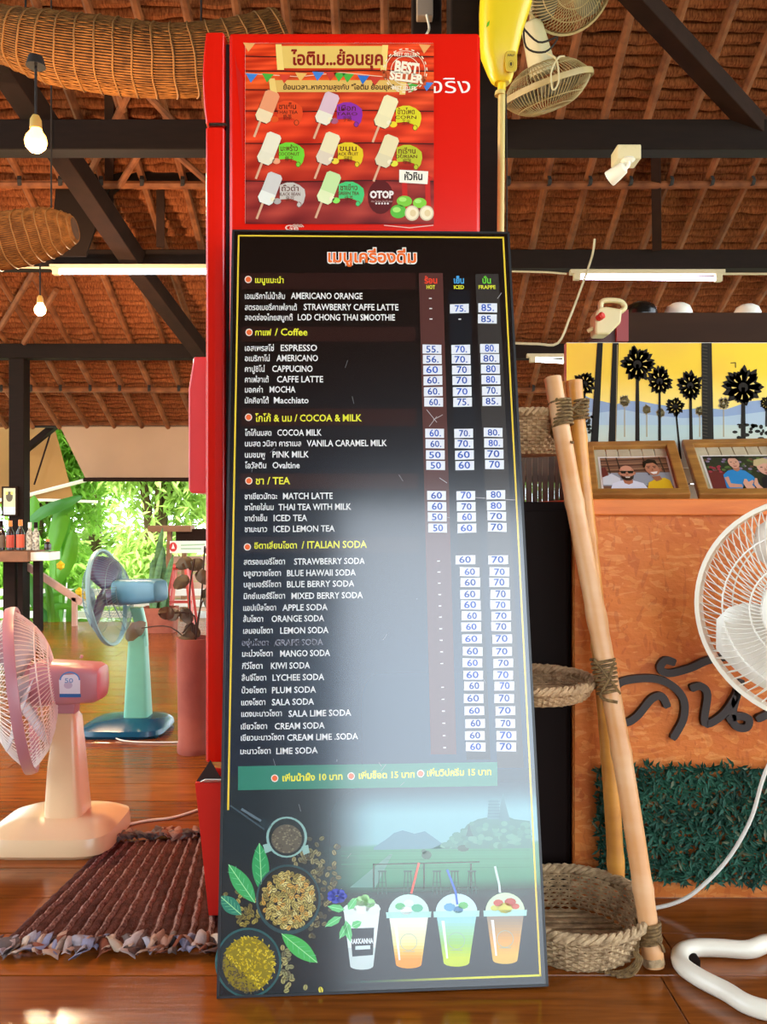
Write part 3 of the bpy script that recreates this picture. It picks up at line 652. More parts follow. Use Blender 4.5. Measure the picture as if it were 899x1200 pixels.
rows = [('เอเมริกาโน่น้ำส้ม', 287, 334, 'AMERICANO ORANGE', 341, 425, 350.2), ('สตรอเบอรี่คาเฟ่ลาเต้', 287, 348, 'STRAWBERRY CAFFE LATTE', 356, 467, 363.3), ('ลอดช่องไทยสมูทตี้', 287, 343, 'LOD CHONG THAI SMOOTHIE', 349, 463, 375.3),
        ('เอสเพรสโซ่', 287, 321, 'ESPRESSO', 329, 371.7, 411.2), ('อเมริกาโน่', 287, 316, 'AMERICANO', 324, 372.7, 423.2), ('คาปูชิโน่', 287, 310, 'CAPPUCINO', 319, 366.4, 435.7), ('คาเฟ่ลาเต้', 287, 315, 'CAFFE LATTE', 324.6, 378.7, 448), ('มอคค่า', 287, 308, 'MOCHA', 316, 346.3, 460), ('มัคคิอาโต้', 287, 315, 'Macchiato', 321, 361.7, 472.6),
        ('โกโก้นมสด', 287, 318, 'COCOA MILK', 325, 377, 510.6), ('นมสด วนิลา คาราเมล', 287, 353, 'VANILA CARAMEL MILK', 359.6, 453.5, 523.1), ('นมชมพู', 287, 310.7, 'PINK MILK', 319.4, 362, 536.2), ('โอวัลติน', 287, 312, 'Ovaltine', 319.4, 351.3, 548.8),
        ('ชาเขียวมัทฉะ', 286.7, 325, 'MATCH LATTE', 331.7, 390, 585), ('ชาไทยใส่นม', 286.7, 320.7, 'THAI TEA WITH MILK', 326.4, 411.6, 597.9), ('ชาดำเย็น', 286.7, 313, 'ICED TEA', 320.7, 360, 610.7), ('ชามะนาว', 286.7, 313, 'ICED LEMON TEA', 320.7, 392.3, 623.5),
        ('สตรอเบอรี่โซดา', 285.7, 334, 'STRAWBERRY SODA', 344.7, 427.6, 661.7), ('บลูฮาวายโซดา', 285.7, 329.3, 'BLUE HAWAII SODA', 336.4, 417, 675.3), ('บลูเบอร์รี่โซดา', 285.7, 329.3, 'BLUE BERRY SODA', 336.4, 415.3, 688.3), ('มิกซ์เบอร์รี่โซดา', 285.7, 334, 'MIXED BERRY SODA', 341.6, 425.3, 702),
        ('แอปเปิ้ลโซดา', 285, 323.6, 'APPLE SODA', 331, 384, 715.7), ('ส้มโซดา', 285, 308.4, 'ORANGE SODA', 318.3, 380, 728.8), ('เลมอนโซดา', 285, 319.6, 'LEMON SODA', 328.5, 385, 742.6), ('องุ่นโซดา', 283.5, 314.7, 'GRAPE SODA', 322.5, 378.7, 756.7), ('มะม่วงโซดา', 283.8, 319.6, 'MANGO SODA', 328.3, 386.8, 769.5),
        ('กีวี่โซดา', 283.8, 307.6, 'KIWI SODA', 317.5, 363.3, 783.9), ('ลิ้นจี่โซดา', 283.3, 312, 'LYCHEE SODA', 319.4, 380, 797.8), ('บ๊วยโซดา', 283.3, 312, 'PLUM SODA', 318.8, 370.3, 812.4), ('แดงโซดา', 282.8, 311, 'SALA SODA', 318.6, 368, 826.5), ('แดงมะนาวโซดา', 282.8, 330.3, 'SALA LIME SODA', 338.2, 411.6, 840), ('เขียวโซดา', 282.3, 313, 'CREAM SODA', 322, 380.5, 854.7), ('เขียวมะนาวโซดา', 282.3, 333, 'CREAM LIME .SODA', 336.6, 419.7, 868), ('มะนาวโซดา', 281.7, 317.3, 'LIME SODA', 323.8, 372.4, 883.8)]
for th, x0, x1, en, x2, x3, yb in rows:
    g_ = en == 'GRAPE SODA'; c = '8c8a94' if g_ else W
    a.text(th, x0, yb, x1, 6.2, c, 3, .014); a.text(en, x2, yb, x3, 6.9, c, 3, .013)
    if g_:
        rn = random.Random(5)
        for k in range(26):
            x = x0+rn.uniform(0, 86); 
            if 315 < x < 322: continue
            a.line([(x, yb-6+rn.uniform(-1, 1)), (x+4+rn.uniform(-2, 2), yb+rn.uniform(-1, 1)), (x+1, yb-4)], .8, '3a3a46', 4)
a.text('ร้อน', 497.5, 332, 512.5, 6.6, 'e8442c', 3, .03); a.text('HOT', 500, 338.5, 510, 4, 'dcd83c', 3, .03)
a.text('เย็น', 532, 332, 544, 6.6, '4a9ed8', 3, .03); a.text('ICED', 532, 338.5, 544, 4, 'dcd83c', 3, .03)
a.text('ปั่น', 565.5, 332, 575.5, 6.6, '6cc83c', 3, .03); a.text('FRAPPE', 561, 338.5, 581, 4, 'dcd83c', 3, .03)
cH = lambda y: 506.3+(y-410)*.0316
cI = lambda y: 540+(y-409)*.0344
cF = lambda y: 573.7+(y-409)*.0431
sod = [590+v*.2833 for v in (233, 283, 327, 376, 420, 465, 510, 560, 612, 660, 710, 755, 807, 857, 910, 960, 1007)]
for y_ in [349.7, 361.6, 373.9]+[590+v*.2833 for v in (238, 284, 330, 377, 424, 470, 518, 566, 614, 662, 760, 810, 859, 909, 960, 1010)]:
    x = cH(y_); a.line([(x-1.6, y_), (x+1.6, y_)], 1.2, W, 3)
a.line([(cI(374)-1.6, 374), (cI(374)+1.6, 374)], 1.2, W, 3)
for x, y_, w in [(322, 912, 4), (411.6, 909.5, 4), (493, 906.5, 4)]: bullet(x, y_, 4.3)
a.text('เพิ่มน้ำผึ้ง 10 บาท', 331, 915.5, 401.5, 7, YE, 3, .03, y1=913.5); a.text('เพิ่มช็อต 15 บาท', 420.5, 912.5, 486, 7, YE, 3, .03, y1=911); a.text('เพิ่มวิปครีม 15 บาท', 500.5, 909.5, 576, 7, YE, 3, .03, y1=908)
# scratches
rn = random.Random(8)
for k in range(26):
    x = rn.uniform(290, 600); y_ = rn.uniform(330, 1140); dx, dy = rn.uniform(-6, 6), rn.uniform(-9, 9); a.line([(x, y_), (x+dx, y_+dy)], .35, '9a9a9c', 3)
for (x0, y0, x1, y1) in [(500, 480, 512, 495), (503, 500, 512, 488), (508, 492, 519, 486), (515, 560, 524, 566), (588, 343, 583, 350), (604, 586, 555, 583)]: a.line([(x0, y0), (x1, y1)], .6, 'b8b0b0', 3)
# ---- picture along the foot of the board
a.poly([(438, 993), (452, 984), (462, 976), (472, 973), (486, 977), (498, 974), (508, 981), (520, 990), (530, 994), (438, 996)], '4a7c8e', 2)
a.poly([(505, 995), (520, 988), (534, 984), (548, 966), (560, 960), (575, 957), (590, 955), (603, 960), (621, 962), (624, 994)], '3c746e', 2)
rn = random.Random(4)
for k in range(70):
    x = rn.uniform(520, 620); y_ = rn.uniform(max(965, 1010-(x-500)*.9), 992); a.ell(x, y_, rn.uniform(3, 6), rn.uniform(2, 4), rn.choice(['3c746a', '4c8878', '447e72', '58907f']), 2.4+k*.02, n=9)
a.poly([(571, 960), (573, 938), (576, 935), (583, 935), (585, 942), (586, 960)], '4c7c84', 3); a.poly([(585, 962), (586, 945), (589, 931), (590, 930), (592, 940), (598, 962)], '46747c', 3)
for k in range(6): a.line([(572, 939+k*3.6), (586, 939+k*3.6)], .7, '34606a', 4)
a.poly([(546, 980), (549, 968), (550, 966), (552, 974), (555, 980)], '2e5a5c', 4)
a.poly([(410, 1040), (457, 1001), (460, 1001), (440, 1040)], '5a8c84', 2)
for k in range(5): a.line([(400, 998+k*5), (621, 996+k*5)], .5, '3a9070' if k % 2 else '246c58', 2)
a.ell(500, 1002, 6, 5, '1e4e46', 3, n=10); a.ell(497, 998, 3, 3, '245850', 3, n=8); a.ell(543, 994, 7, 4, '244e48', 3, n=10)
BK = '1e3e3c'
a.line([(437, 1013), (562, 1010)], 1.6, BK, 4); a.line([(440, 1041), (560, 1040)], 1, BK, 4)
for x in (438, 497, 552): a.line([(x, 1012), (x, 1042)], 2, BK, 4)
for x in (448, 478, 512, 533, 553):
    a.line([(x-5, 1021), (x+5, 1021)], 2, '38605c', 5)
    for d in (-4, 0, 4): a.line([(x+d*.8, 1021), (x+d*1.3, 1048)], 1.1, '305650', 5)
    a.line([(x-4, 1034), (x+4, 1034)], .8, '305650', 5)
a.poly([(430, 1046), (620, 1043), (620, 1050), (425, 1054)], '1e3c3e', 3)
# drinks
def cup(x, yt, yb, wt, wb, cols, dome, straw, garn, lab=None):
    n = len(cols)
    for k in range(n):
        v0, v1 = k/n, (k+1)/n; w0, w1 = wt+(wb-wt)*v0, wt+(wb-wt)*v1; y0, y1 = yt+(yb-yt)*v0, yt+(yb-yt)*v1
        a.poly([(x-w0, y0), (x+w0, y0), (x+w1, y1), (x-w1, y1)], cols[k], 6)
    a.ell(x, yb, wb, wb*.32, cols[-1], 5, n=18)
    if dome:
        a.poly([(x+(wt+1)*cos(tt), yt-2-22*sin(tt)) for tt in [pi*i/14 for i in range(15)]], dome, 5)
        a.poly([(x-wt-3.5, yt-3), (x+wt+3.5, yt-4), (x+wt+3, yt+3), (x-wt-3, yt+4)], 'a8d8cc', 7)
        for (gx, gy, gr, gc) in garn: a.ell(x+gx, yt+gy, gr, gr*.7, gc, 7, n=9)
    else:
        for (gx, gy, gr, gc) in garn: a.ell(x+gx, yt+gy, gr, gr*.8, gc, 8, n=9)
    if straw: a.line(straw[0], 2.6, straw[1], 8)
    if dome:
        a.ring(x, yt+(yb-yt)*.55, 10, 10, .6, '98b0a0', 7, 20); a.line([(x-7, yt+(yb-yt)*.74), (x+7, yt+(yb-yt)*.74)], .7, '98a898', 7)
        a.poly([(x-wt*.75, yt+8), (x-wt*.6, yt+8), (x-wb*.65, yb-5), (x-wb*.78, yb-5)], 'f0f4ee', 7)
def gr(c0, c1, c2, n=16): return ['%02x%02x%02x' % tuple(int(q) for q in (mix(c0, c1, k/(n*.55)) if k < n*.55 else mix(c1, c2, (k-n*.55)/(n*.45)*1.4))) for k in range(n)]
cup(424, 1068, 1132, 21, 13.5, ['dfe9e4']*8+['c8d6d2']*4, None, None, [(-14, -2, 8, 'dceee4'), (0, -5, 10, 'e8f4ea'), (13, -3, 9, 'dceee4'), (0, -12, 8, 'a4dc94'), (9, -10, 7, '8ed084'), (-8, -11, 6, 'b0e49c'), (4, -16, 5, '98d488')])
a.poly([(410.5, 1088), (438.5, 1087), (437, 1119), (413, 1121)], '1e2c34', 8); a.text('RAKKANNA', 411, 1106, 437.5, 5.5, 'e8eeee', 9, .035); a.poly([(416.5, 1108.5), (434, 1107.5), (434, 1112), (416.5, 1113)], 'cfe0e0', 9)
for (x0, y0, x1, y1) in [(404, 1066, 384, 1062), (400, 1074, 381, 1086), (408, 1082, 398, 1100), (412, 1086, 424, 1080), (405, 1078, 411, 1104), (408, 1066, 418, 1052)]:
    dx, dy = x1-x0, y1-y0; L3 = sqrt(dx*dx+dy*dy); nx, ny = -dy/L3*4.5, dx/L3*4.5
    a.poly([(x0, y0), (x0+dx*.3+nx, y0+dy*.3+ny), (x0+dx*.7+nx*.8, y0+dy*.7+ny*.8), (x1, y1), (x0+dx*.7-nx*.8, y0+dy*.7-ny*.8), (x0+dx*.3-nx, y0+dy*.3-ny)], '64c878', 10); a.line([(x0, y0), (x1, y1)], .6, 'a0ecb0', 11)
for k in range(7): a.ell(395+7*cos(k*.9), 1050+5*sin(k*.9), 5, 4, rn.choice(['2438b0', '3048c8', '1c2c98']), 11, n=8)
cup(479, 1072, 1130, 23, 15, gr((232, 240, 232), (240, 226, 150), (244, 150, 24)), 'c4e8dc', ([(482, 1047), (491, 1011)], 'e4584c'), [(-10, -10, 6, '58b878'), (10, -8, 7, '4cb088'), (0, -14, 6, 'd8f0e0'), (-3, -5, 7, 'e8f4ee')])
cup(535, 1071, 1128, 23.5, 15, gr((150, 210, 232), (150, 200, 110), (196, 212, 40)), 'c0e0e8', ([(536, 1060), (534, 1045), (524, 1019)], '2c68c8'), [(-8, -8, 7, '58a0c8'), (8, -10, 6, '5cb460'), (2, -5, 6, '3878a8'), (-2, -14, 5, 'c8e0e0')])
cup(592, 1070, 1125, 22, 14.5, gr((140, 130, 120), (222, 160, 80), (226, 180, 80)), 'c8e0b8', ([(586, 1046), (585, 1036), (580, 1015)], 'c8dcd8'), [(-8, -12, 6, 'c04838'), (6, -13, 7, 'b84030'), (0, -6, 9, 'd0c848'), (12, -8, 5, 'c85840'), (-12, -6, 5, 'c8c850')])
# coffee: portafilter, bowls, beans, leaves
a.line([(283, 948), (312, 966)], 3, '5a6a72', 4); a.line([(270, 944), (310, 972)], 2, '3c4c54', 4); a.line([(306, 962), (316, 970)], 8, '22343a', 5)
a.ell(336, 981, 24, 24, '8ab0a8', 5, n=28); a.ell(336, 981, 21, 22, '1a2628', 6, n=28); a.ell(336, 983, 18, 17, '5e5648', 7, n=22)
rn = random.Random(12)
for k in range(110):
    tt = rn.uniform(0, 6.28); rr = 17*sqrt(rn.random()); a.ell(336+rr*cos(tt), 983+rr*sin(tt)*.95, 1.3, .9, rn.choice(['7c745c', '4c4438', '8c8468', '605848']), 8, n=5)
for (x, y_) in [(313, 994), (358, 996)]: a.poly([(x-5, y_-4), (x+3, y_-6), (x+5, y_+3), (x-2, y_+6)], '90b4aa', 6)
BK_ = [0]
def bean(x, y_, r, c, l):
    BK_[0] += 1; l = l+BK_[0]*.006
    ro = rn.uniform(0, 180); a.ell(x, y_, r*1.08, r*.84, '2c2818', l, rot=ro, n=11); a.ell(x, y_, r*.95, r*.72, c, l+.3, rot=ro, n=11); q = radians(ro); a.line([(x-r*.8*cos(q), y_-r*.8*sin(q)), (x+r*.8*cos(q), y_+r*.8*sin(q))], r*.2, '4a3c20', l+.6)
def leaf(x0, y0, x1, y1, w, c, l):
    dx, dy = x1-x0, y1-y0; L3 = sqrt(dx*dx+dy*dy); ux, uy = dx/L3, dy/L3; pts = []; n = 12
    for i in range(n+1): k = i/n; ww = w*sin(pi*k)**.8; pts.append((x0+dx*k-uy*ww, y0+dy*k+ux*ww))
    for i in range(n, -1, -1): k = i/n; ww = w*sin(pi*k)**.8; pts.append((x0+dx*k+uy*ww, y0+dy*k-ux*ww))
    a.poly(pts[:-1], c, l); a.line([(x0, y0), (x1, y1)], .9, 'a4e4a0', l+1)
    for i in range(1, 6):
        k = i/6.5; cx_, cy_ = x0+dx*k, y0+dy*k
        for sg in (-1, 1): a.line([(cx_, cy_), (cx_+ux*w*.6-sg*uy*w*.6, cy_+uy*w*.6+sg*ux*w*.6)], .4, '70c890', l+1)
for k in range(120):
    tt = rn.uniform(-1.5, 1.2); rr = rn.uniform(30, 52); x = 340+rr*cos(tt)*1.1; y_ = 1045+rr*sin(tt)*1.15
    if k > 60: x = rn.uniform(322, 398); y_ = 976+rn.uniform(0, 1)*(x-318)*.62+rn.uniform(0, 26)
    if (x-336)**2+(y_-981)**2 < 26**2: continue
    bean(x, y_, 3.4, rn.choice(['5c5a46', '74704e', '4a4c40', '8a825a']), 3)
for k in range(40): bean(rn.uniform(264, 305), rn.uniform(1044, 1086), 3.2, rn.choice(['8a7c3c', 'a8984c', '6c643c']), 3)
for k in range(26): bean(rn.uniform(328, 345), rn.uniform(1110, 1165), 3.6, rn.choice(['6a6a50', '8a8a60', 'a8a068']), 3)
bean(358, 1157, 3.6, 'a8a068', 3); bean(376, 1160, 4, 'd8c848', 3)
leaf(307, 1046, 304, 988, 10, '2e9a58', 5); leaf(299, 1058, 268, 1013, 10, '3aa45c', 6); leaf(283, 1072, 258, 1050, 9, '2c8068', 5); leaf(330, 1094, 372, 1128, 10, '46b456', 6)
a.ell(338, 1054, 38, 41, '2a4a4e', 6, n=40); a.ell(338, 1053, 35.5, 37.5, '141e20', 7, n=40)
for k in range(330):
    tt = rn.uniform(0, 6.28); rr = 31*sqrt(rn.random()); bean(338+rr*cos(tt), 1055+rr*sin(tt)*1.05, 3.3, rn.choice(['c8b468', 'a89850', 'd8c880', '8c7c40', 'b8a058', 'cc9c48']), 8)
a.ell(291, 1128, 39, 41, '2c5c5c', 12, n=40); a.ell(291, 1128, 36.5, 38.5, '1c3036', 13, n=40); a.ell(291, 1130, 30, 32, '8a7a24', 14, n=26)
for k in range(420):
    tt = rn.uniform(0, 6.28); rr = 31*sqrt(rn.random()); x = 292+rr*cos(tt); y_ = 1130+rr*sin(tt)*1.08; dk = (x-285)+(1140-y_) < 0
    a.ell(x, y_, 1.9, .8, rn.choice(['5c5030', '6c6040', '4c4430'] if dk else ['d0b41c', 'b89c18', 'e0c83c', 'a08c20']), 15+k*.012, rot=rn.uniform(0, 180), n=5)
m_board = ink('board_ink', .22, spec=.6, coat=1.0, crough=.13, bump=.012)
m_board.node_tree.nodes['Principled BSDF'].inputs['Coat IOR'].default_value = 1.62
a.build('print', m_board, board)
# price stickers, each a slip of its own
prices = [('75.', cI(361.6), 361.6), ('85.', cF(360.9), 360.9), ('85.', cF(373.9)-1, 373.9)]
g1 = [270+v*.275 for v in (507, 550, 595, 640, 687, 732)]; g2 = [270+v*.275 for v in (865, 910, 957, 1002)]; g3 = [580.8, 593.7, 606, 619]
for ys_, hh, ii, ff in [(g1, ['55.', '56.', '60', '60.', '60.', '60.'], ['70.', '70.', '70', '70', '70', '75.'], ['80.', '80.', '80', '80.', '70.', '85.']), (g2, ['60.', '60.', '50', '50'], ['70.', '70.', '60', '60'], ['80.', '80.', '70', '70']), (g3, ['60', '60', '50', '50'], ['70', '70', '60', '60'], ['80', '80', '70', '70'])]:
    for y_, h_, i_, f_ in zip(ys_, hh, ii, ff): prices += [(h_, cH(y_), y_), (i_, cI(y_), y_), (f_, cF(y_), y_-1)]
for k, y_ in enumerate(sod): prices += [('60', cI(y_)+1-(k == 0)*4+(k % 3)*.4, y_), ('70', cF(y_)+(k % 2)*.8-.5, y_)]
m_slip = ink('slip_ink', .25, spec=.5, coat=.5, crough=.15)
rn = random.Random(2)
for s_, x, y_ in prices:
    a = Art(BM, .00016); r_ = rn.uniform(-.5, .5); w = 11 if y_ < 640 else 11.6
    a.poly([(x-w, y_-5.3+r_), (x+w, y_-5.3-r_*.4), (x+w, y_+5.3-r_*.4), (x-w, y_+5.3+r_)], 'dedee6', 3)
    a.text(s_, x-6.5+rn.uniform(-1.5, 1.5), y_+3.6, x+(7.5 if len(s_) > 2 else 6.5), 7.2+rn.uniform(-.3, .5), rn.choice(['1c4ca8', '2450b4', '18449c']), 4, .012)
    a.build('price_slip', m_slip, board)
# ================================================================== RED CARTON below the cooler door
t = thing('red_carton', 'open red cardboard carton standing below the cooler door, beside the menu board', 'box', P(247, 1075, 1.72))
m_carton = mat('carton_red', 'e02418', .4, noise=.08, nscale=6, bump=.1, bscale=10)
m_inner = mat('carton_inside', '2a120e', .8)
zc = P(0, 912, 1.72).z
def ring4(x0, x1, y0, y1, z): return [V(x0, y0, z), V(x1, y0, z), V(x1, y1, z), V(x0, y1, z)]
bx0, bx1 = P(247, 0, 1.72).x, -.20
tx0, tx1 = P(232.5, 0, 1.72).x, -.19
vs = ring4(bx0, bx1, 1.70, 1.785, 0.0105)+ring4(tx0, tx1, 1.69, 1.79, zc)+ring4(tx0+.006, tx1-.006, 1.697, 1.783, zc)+ring4(bx0+.006, bx1-.006, 1.71, 1.78, .02)
fs = []
for k in range(3):
    for i in range(4): j = (i+1) % 4; fs.append((k*4+i, k*4+j, k*4+4+j, k*4+4+i))
fs += [(3, 2, 1, 0), (12, 13, 14, 15)]
MB().add(vs, fs).build('body', m_carton, t)
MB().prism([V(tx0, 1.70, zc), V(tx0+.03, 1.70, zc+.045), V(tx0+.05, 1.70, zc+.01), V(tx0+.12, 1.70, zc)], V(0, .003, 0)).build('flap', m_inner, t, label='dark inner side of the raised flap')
MB().prism([V(tx0+.01, 1.694, zc), V(tx0+.07, 1.694, zc), V(tx0+.09, 1.65, zc+.02), V(tx0+.03, 1.65, zc+.02)], V(0, 0, .002)).build('flap', m_white, t, label='pale inner side of the folded flap')

# ================================================================== FANS
def spiral_grill(c, axis, R, r0, depth, n, wr, twist=.35, rings=()):
    axis = V(*axis).normalized(); u = axis.cross(V(0, 0, 1)); u.normalize(); w = axis.cross(u); b = MB(); c = V(*c)
    def pt(r, a): return c+axis*(depth*(1-(r/R)**3.2))+(u*cos(a)+w*sin(a))*r
    for k in range(n):
        a = 2*pi*k/n; b.tube([pt(r0+(R-r0)*i/8, a+twist*(1-i/8)) for i in range(9)], wr, 4, cap=False)
    for rr in rings: b.tube([pt(rr*R, 2*pi*i/40) for i in range(40)], wr*1.5, 4, closed=True)
    return b
def blades(c, axis, R, n, m, par, pitch=.45):
    axis = V(*axis).normalized(); u = axis.cross(V(0, 0, 1)).normalized(); w = axis.cross(u); c = V(*c)
    for k in range(n):
        a0 = 2*pi*k/n+.5; vs = []; fs = []; nr, na = 7, 6
        for i in range(nr):
            r = R*(.18+.72*i/(nr-1)); wd_ = (.55+.35*sin(pi*i/(nr-1)))*(1 if i < nr-1 else .72)
            for j in range(na):
                q = (j/(na-1)-.5)*wd_*2; a = a0+q*.8+i*.05
                vs.append(c+(u*cos(a)+w*sin(a))*r+axis*(-q*pitch*r*.8))
        for i in range(nr-1):
            for j in range(na-1): e = i*na+j; fs.append((e, e+1, e+na+1, e+na))
        o = MB().add(vs, fs).build('blade', m, par, smooth=True); sm = o.modifiers.new('thickness', 'SOLIDIFY'); sm.thickness = .002
def fan_head(t, hub, axis, R, mcage, mrim, mblade, mhub, nw=64, dep=.07, wr=.0011, rimw=.011, twist=.35, rimw2=None):
    axis = V(*axis).normalized(); hub = V(*hub)
    spiral_grill(hub, axis, R, R*.22, dep, nw, wr, twist, (.22, .45, .72)).build('front_grill', mcage, t, smooth=True)
    spiral_grill(hub, -axis, R, R*.25, dep*1.15, nw, wr, -twist, (.25, .5, .75)).build('rear_grill', mcage, t, smooth=True)
    MB().lathe([(R-.003, -rimw), (R+.006, -rimw), (R+.008, 0), (R+.006, rimw), (R-.003, rimw), (R-.003, -rimw)], hub, axis, 64).build('rim', mrim, t, smooth=True)
    MB().lathe([(0, dep+.004), (R*.2, dep+.002), (R*.24, dep-.004), (0, dep-.006)], hub, axis, 32).build('grill_badge', mhub, t, smooth=True)
    MB().lathe([(0, .03), (R*.12, .026), (R*.17, .01), (R*.17, -.03), (0, -.03)], hub, axis, 24).build('hub', mblade, t, smooth=True)
    blades(hub, axis, R, 3, mblade, t)
def motor(t, a, b, wa, ha, wb, hb_, m, e=4, name='motor_housing'):
    a = V(*a); b = V(*b); d = (b-a).normalized(); r = d.cross(V(0, 0, 1)).normalized(); u = r.cross(d)
    secs = []
    for k, s_ in [(0, .8), (.02, .97), (.08, 1), (.5, 1), (.88, .98), (.97, .85), (1, .6)]:
        secs.append((a.lerp(b, k), r, u, (wa+(wb-wa)*k)*s_, (ha+(hb_-ha)*k)*s_))
    return MB().loft(secs, 28, e).build(name, m, t, smooth=True)
# ---- pink and cream fan
m_cream = mat('cream_plastic', 'ecc79a', .25, spec=.5, noise=.04, nscale=4)
m_pink = mat('dusty_pink', 'c0848e', .35, noise=.06, nscale=6)
m_cage = mat('cage_white', 'e8e0d8', .4)
m_bladeg = mat('smoky_blade', 'b8b0b8', .3)
t = pf = thing('desk_fan', 'standing fan with cream base, dusty pink motor and white cage', 'fan', P(75, 985, 2.12), 'electric fans on the plank floor')
Yp = 2.12
bc = P(70, 985, Yp); bc.z = 0
def base_loft(t, c, secs, m, e=5, name='base'):
    return MB().loft([(V(c.x+dx, c.y+dy, z), V(1, 0, 0), V(0, 1, 0), a_, b_) for dx, dy, z, a_, b_ in secs], 32, e).build(name, m, t, smooth=True)
base_loft(pf, bc, [(0, 0, 0, .155, .125), (0, 0, .01, .165, .135), (0, 0, .03, .165, .135), (.004, 0, .05, .158, .128), (.012, .005, .062, .135, .1), (.015, .01, .072, .11, .075), (.02, .01, .076, .06, .05)], m_cream, 5)
cx = P(80, 0, Yp).x
MB().loft([(V(cx, Yp-.0, .06), V(1, 0, 0), V(0, 1, 0), .052, .05), (V(cx-.002, Yp, .2), V(1, 0, 0), V(0, 1, 0), .043, .042), (V(cx-.0, Yp, P(0, 840, Yp).z), V(1, 0, 0), V(0, 1, 0), .030, .032), (V(cx, Yp, P(0, 834, Yp).z), V(1, 0, 0), V(0, 1, 0), .022, .024)], 24, 5).build('column', m_cream, pf, smooth=True)
MB().prism([P(77, 845, Yp)+V(0, -.02, 0), P(66, 834, Yp)+V(0, -.02, 0), P(62, 818, Yp)+V(0, -.02, 0), P(92, 818, Yp)+V(0, -.02, 0), P(90, 836, Yp)+V(0, -.02, 0)], V(0, .04, 0)).build('tilt_bracket', m_pink, pf, bevel=.004)
motor(pf, P(44, 799, Yp), P(123, 799, Yp), .06, .058, .052, .05, m_pink, 4)
ax = V(-.93, -.34, -.13)
hub = P(26, 808, Yp)
fan_head(pf, hub, ax, .213, m_cage, m_pink, m_bladeg, m_cage, nw=84, dep=.075, wr=.0013, rimw=.0125)
a = Art(Matrix.Translation((0, Yp-.0605, 0)), .0004)
a.poly([(69, 797), (74, 791), (90, 790), (94, 797), (94, 815), (70, 815)], 'e8e4ee', 1); a.ring(82, 797, 12, 10, 1.6, '4a88c8', 2, 20, 180, 360); a.poly([(70, 813), (95, 813), (95, 817), (70, 817)], '2c6cb0', 2); a.ell(80, 803, 5, 4, 'c8b8d0', 2)
a.text('50', 76, 800, 86, 5, '7c9cc8', 3, .02)
a.build('sticker', m_inkflat, pf, label='blue and white round-topped sticker')
MB().tube([P(95, 771, Yp), P(96, 768, Yp)], .004, 8).build('swing_knob', m_pink, pf)
MB().tube(smoothpath([P(140, 968, 2.2), V(-.66, 2.24, .004), V(-.60, 2.26, .004), V(-.54, 2.32, .004), V(-.47, 2.42, .004), V(-.3, 2.5, .004)], 5), .0035, 6).build('power_cord', m_white, pf, smooth=True)
# ---- blue and aqua fan
m_aqua = mat('aqua_plastic', '78c4a8', .3, noise=.05); m_teal = mat('deep_teal', '0a4c6a', .25, spec=.5); m_blue = mat('sky_blue', '5a90aa', .35, noise=.05); m_rimb = mat('rim_blue', '88b0b8', .4); m_cageb = mat('cage_blue', '7c9ca4', .4); m_bl2 = mat('blade_violet', '6a6480', .3)
Yb = 3.2
t = bf = thing('desk_fan', 'standing fan with teal base, aqua column and blue motor', 'fan', P(155, 860, Yb), 'electric fans on the plank floor')
bc = V(P(152, 0, Yb).x, Yb-.02, 0)
base_loft(bf, bc, [(-.0, 0, 0, .155, .13), (0, 0, .012, .165, .14), (0, 0, .03, .16, .135), (.01, .01, .046, .13, .1), (.02, .02, .055, .07, .06)], m_teal, 5)
cx = P(162, 0, Yb).x
zc_ = P(0, 745, Yb).z
MB().loft([(V(cx, Yb, .04), V(1, 0, 0), V(0, 1, 0), .050, .045), (V(cx, Yb, zc_), V(1, 0, 0), V(0, 1, 0), .033, .03)], 24, 6).build('column', m_aqua, bf, smooth=True)
MB().loft([(V(P(167, 0, Yb).x, Yb, zc_-.04), V(1, 0, 0), V(0, 1, 0), .022, .02), (V(P(165, 0, Yb).x, Yb, zc_+.05), V(1, 0, 0), V(0, 1, 0), .022, .02), (V(P(160, 0, Yb).x, Yb, P(0, 712, Yb).z), V(1, 0, 0), V(0, 1, 0), .024, .022)], 20, 5).build('neck', m_aqua, bf, smooth=True)
motor(bf, P(140, 694, Yb), P(190, 692, Yb-.1), .05, .052, .047, .046, m_blue, 4)
ax = V(-.98, .02, -.15)
fan_head(bf, P(126, 700, Yb+.03), ax, .19, m_cageb, m_rimb, m_bl2, m_cageb, nw=72, dep=.07, wr=.0008, rimw=.008)
MB().lathe([(0, -.05), (.03, -.05), (.034, -.01), (0, -.01)], P(136, 697, Yb+.01), V(-.98, .02, -.15), 16).build('motor_collar', m_bl2, bf, smooth=True)
a = Art(Matrix.Translation((0, Yb-.075, 0)), .0006)
for k in range(8): a.ell(154+3.4*cos(k*.785), 694+3.4*sin(k*.785), 3, 3, 'd8ccb8', 1, n=10)
a.ell(154, 694, 3, 3, 'b8c0b8', 2)
a.build('sticker', m_inkflat, bf, label='pale flower-shaped sticker')
for (px, py) in [(123, 852), (148, 849)]: MB().lathe([(0, .004), (.008, .003), (.01, 0)], V(P(px, 0, 3.1).x, 3.12, .042), n=12).build('button', m_white, bf, smooth=True)
MB().tube(smoothpath([V(-1.05, 3.09, .02), V(-1.0, 3.03, .004), V(-.85, 3.0, .004), V(-.6, 3.02, .004)], 5), .003, 6).build('power_cord', m_white, bf, smooth=True)
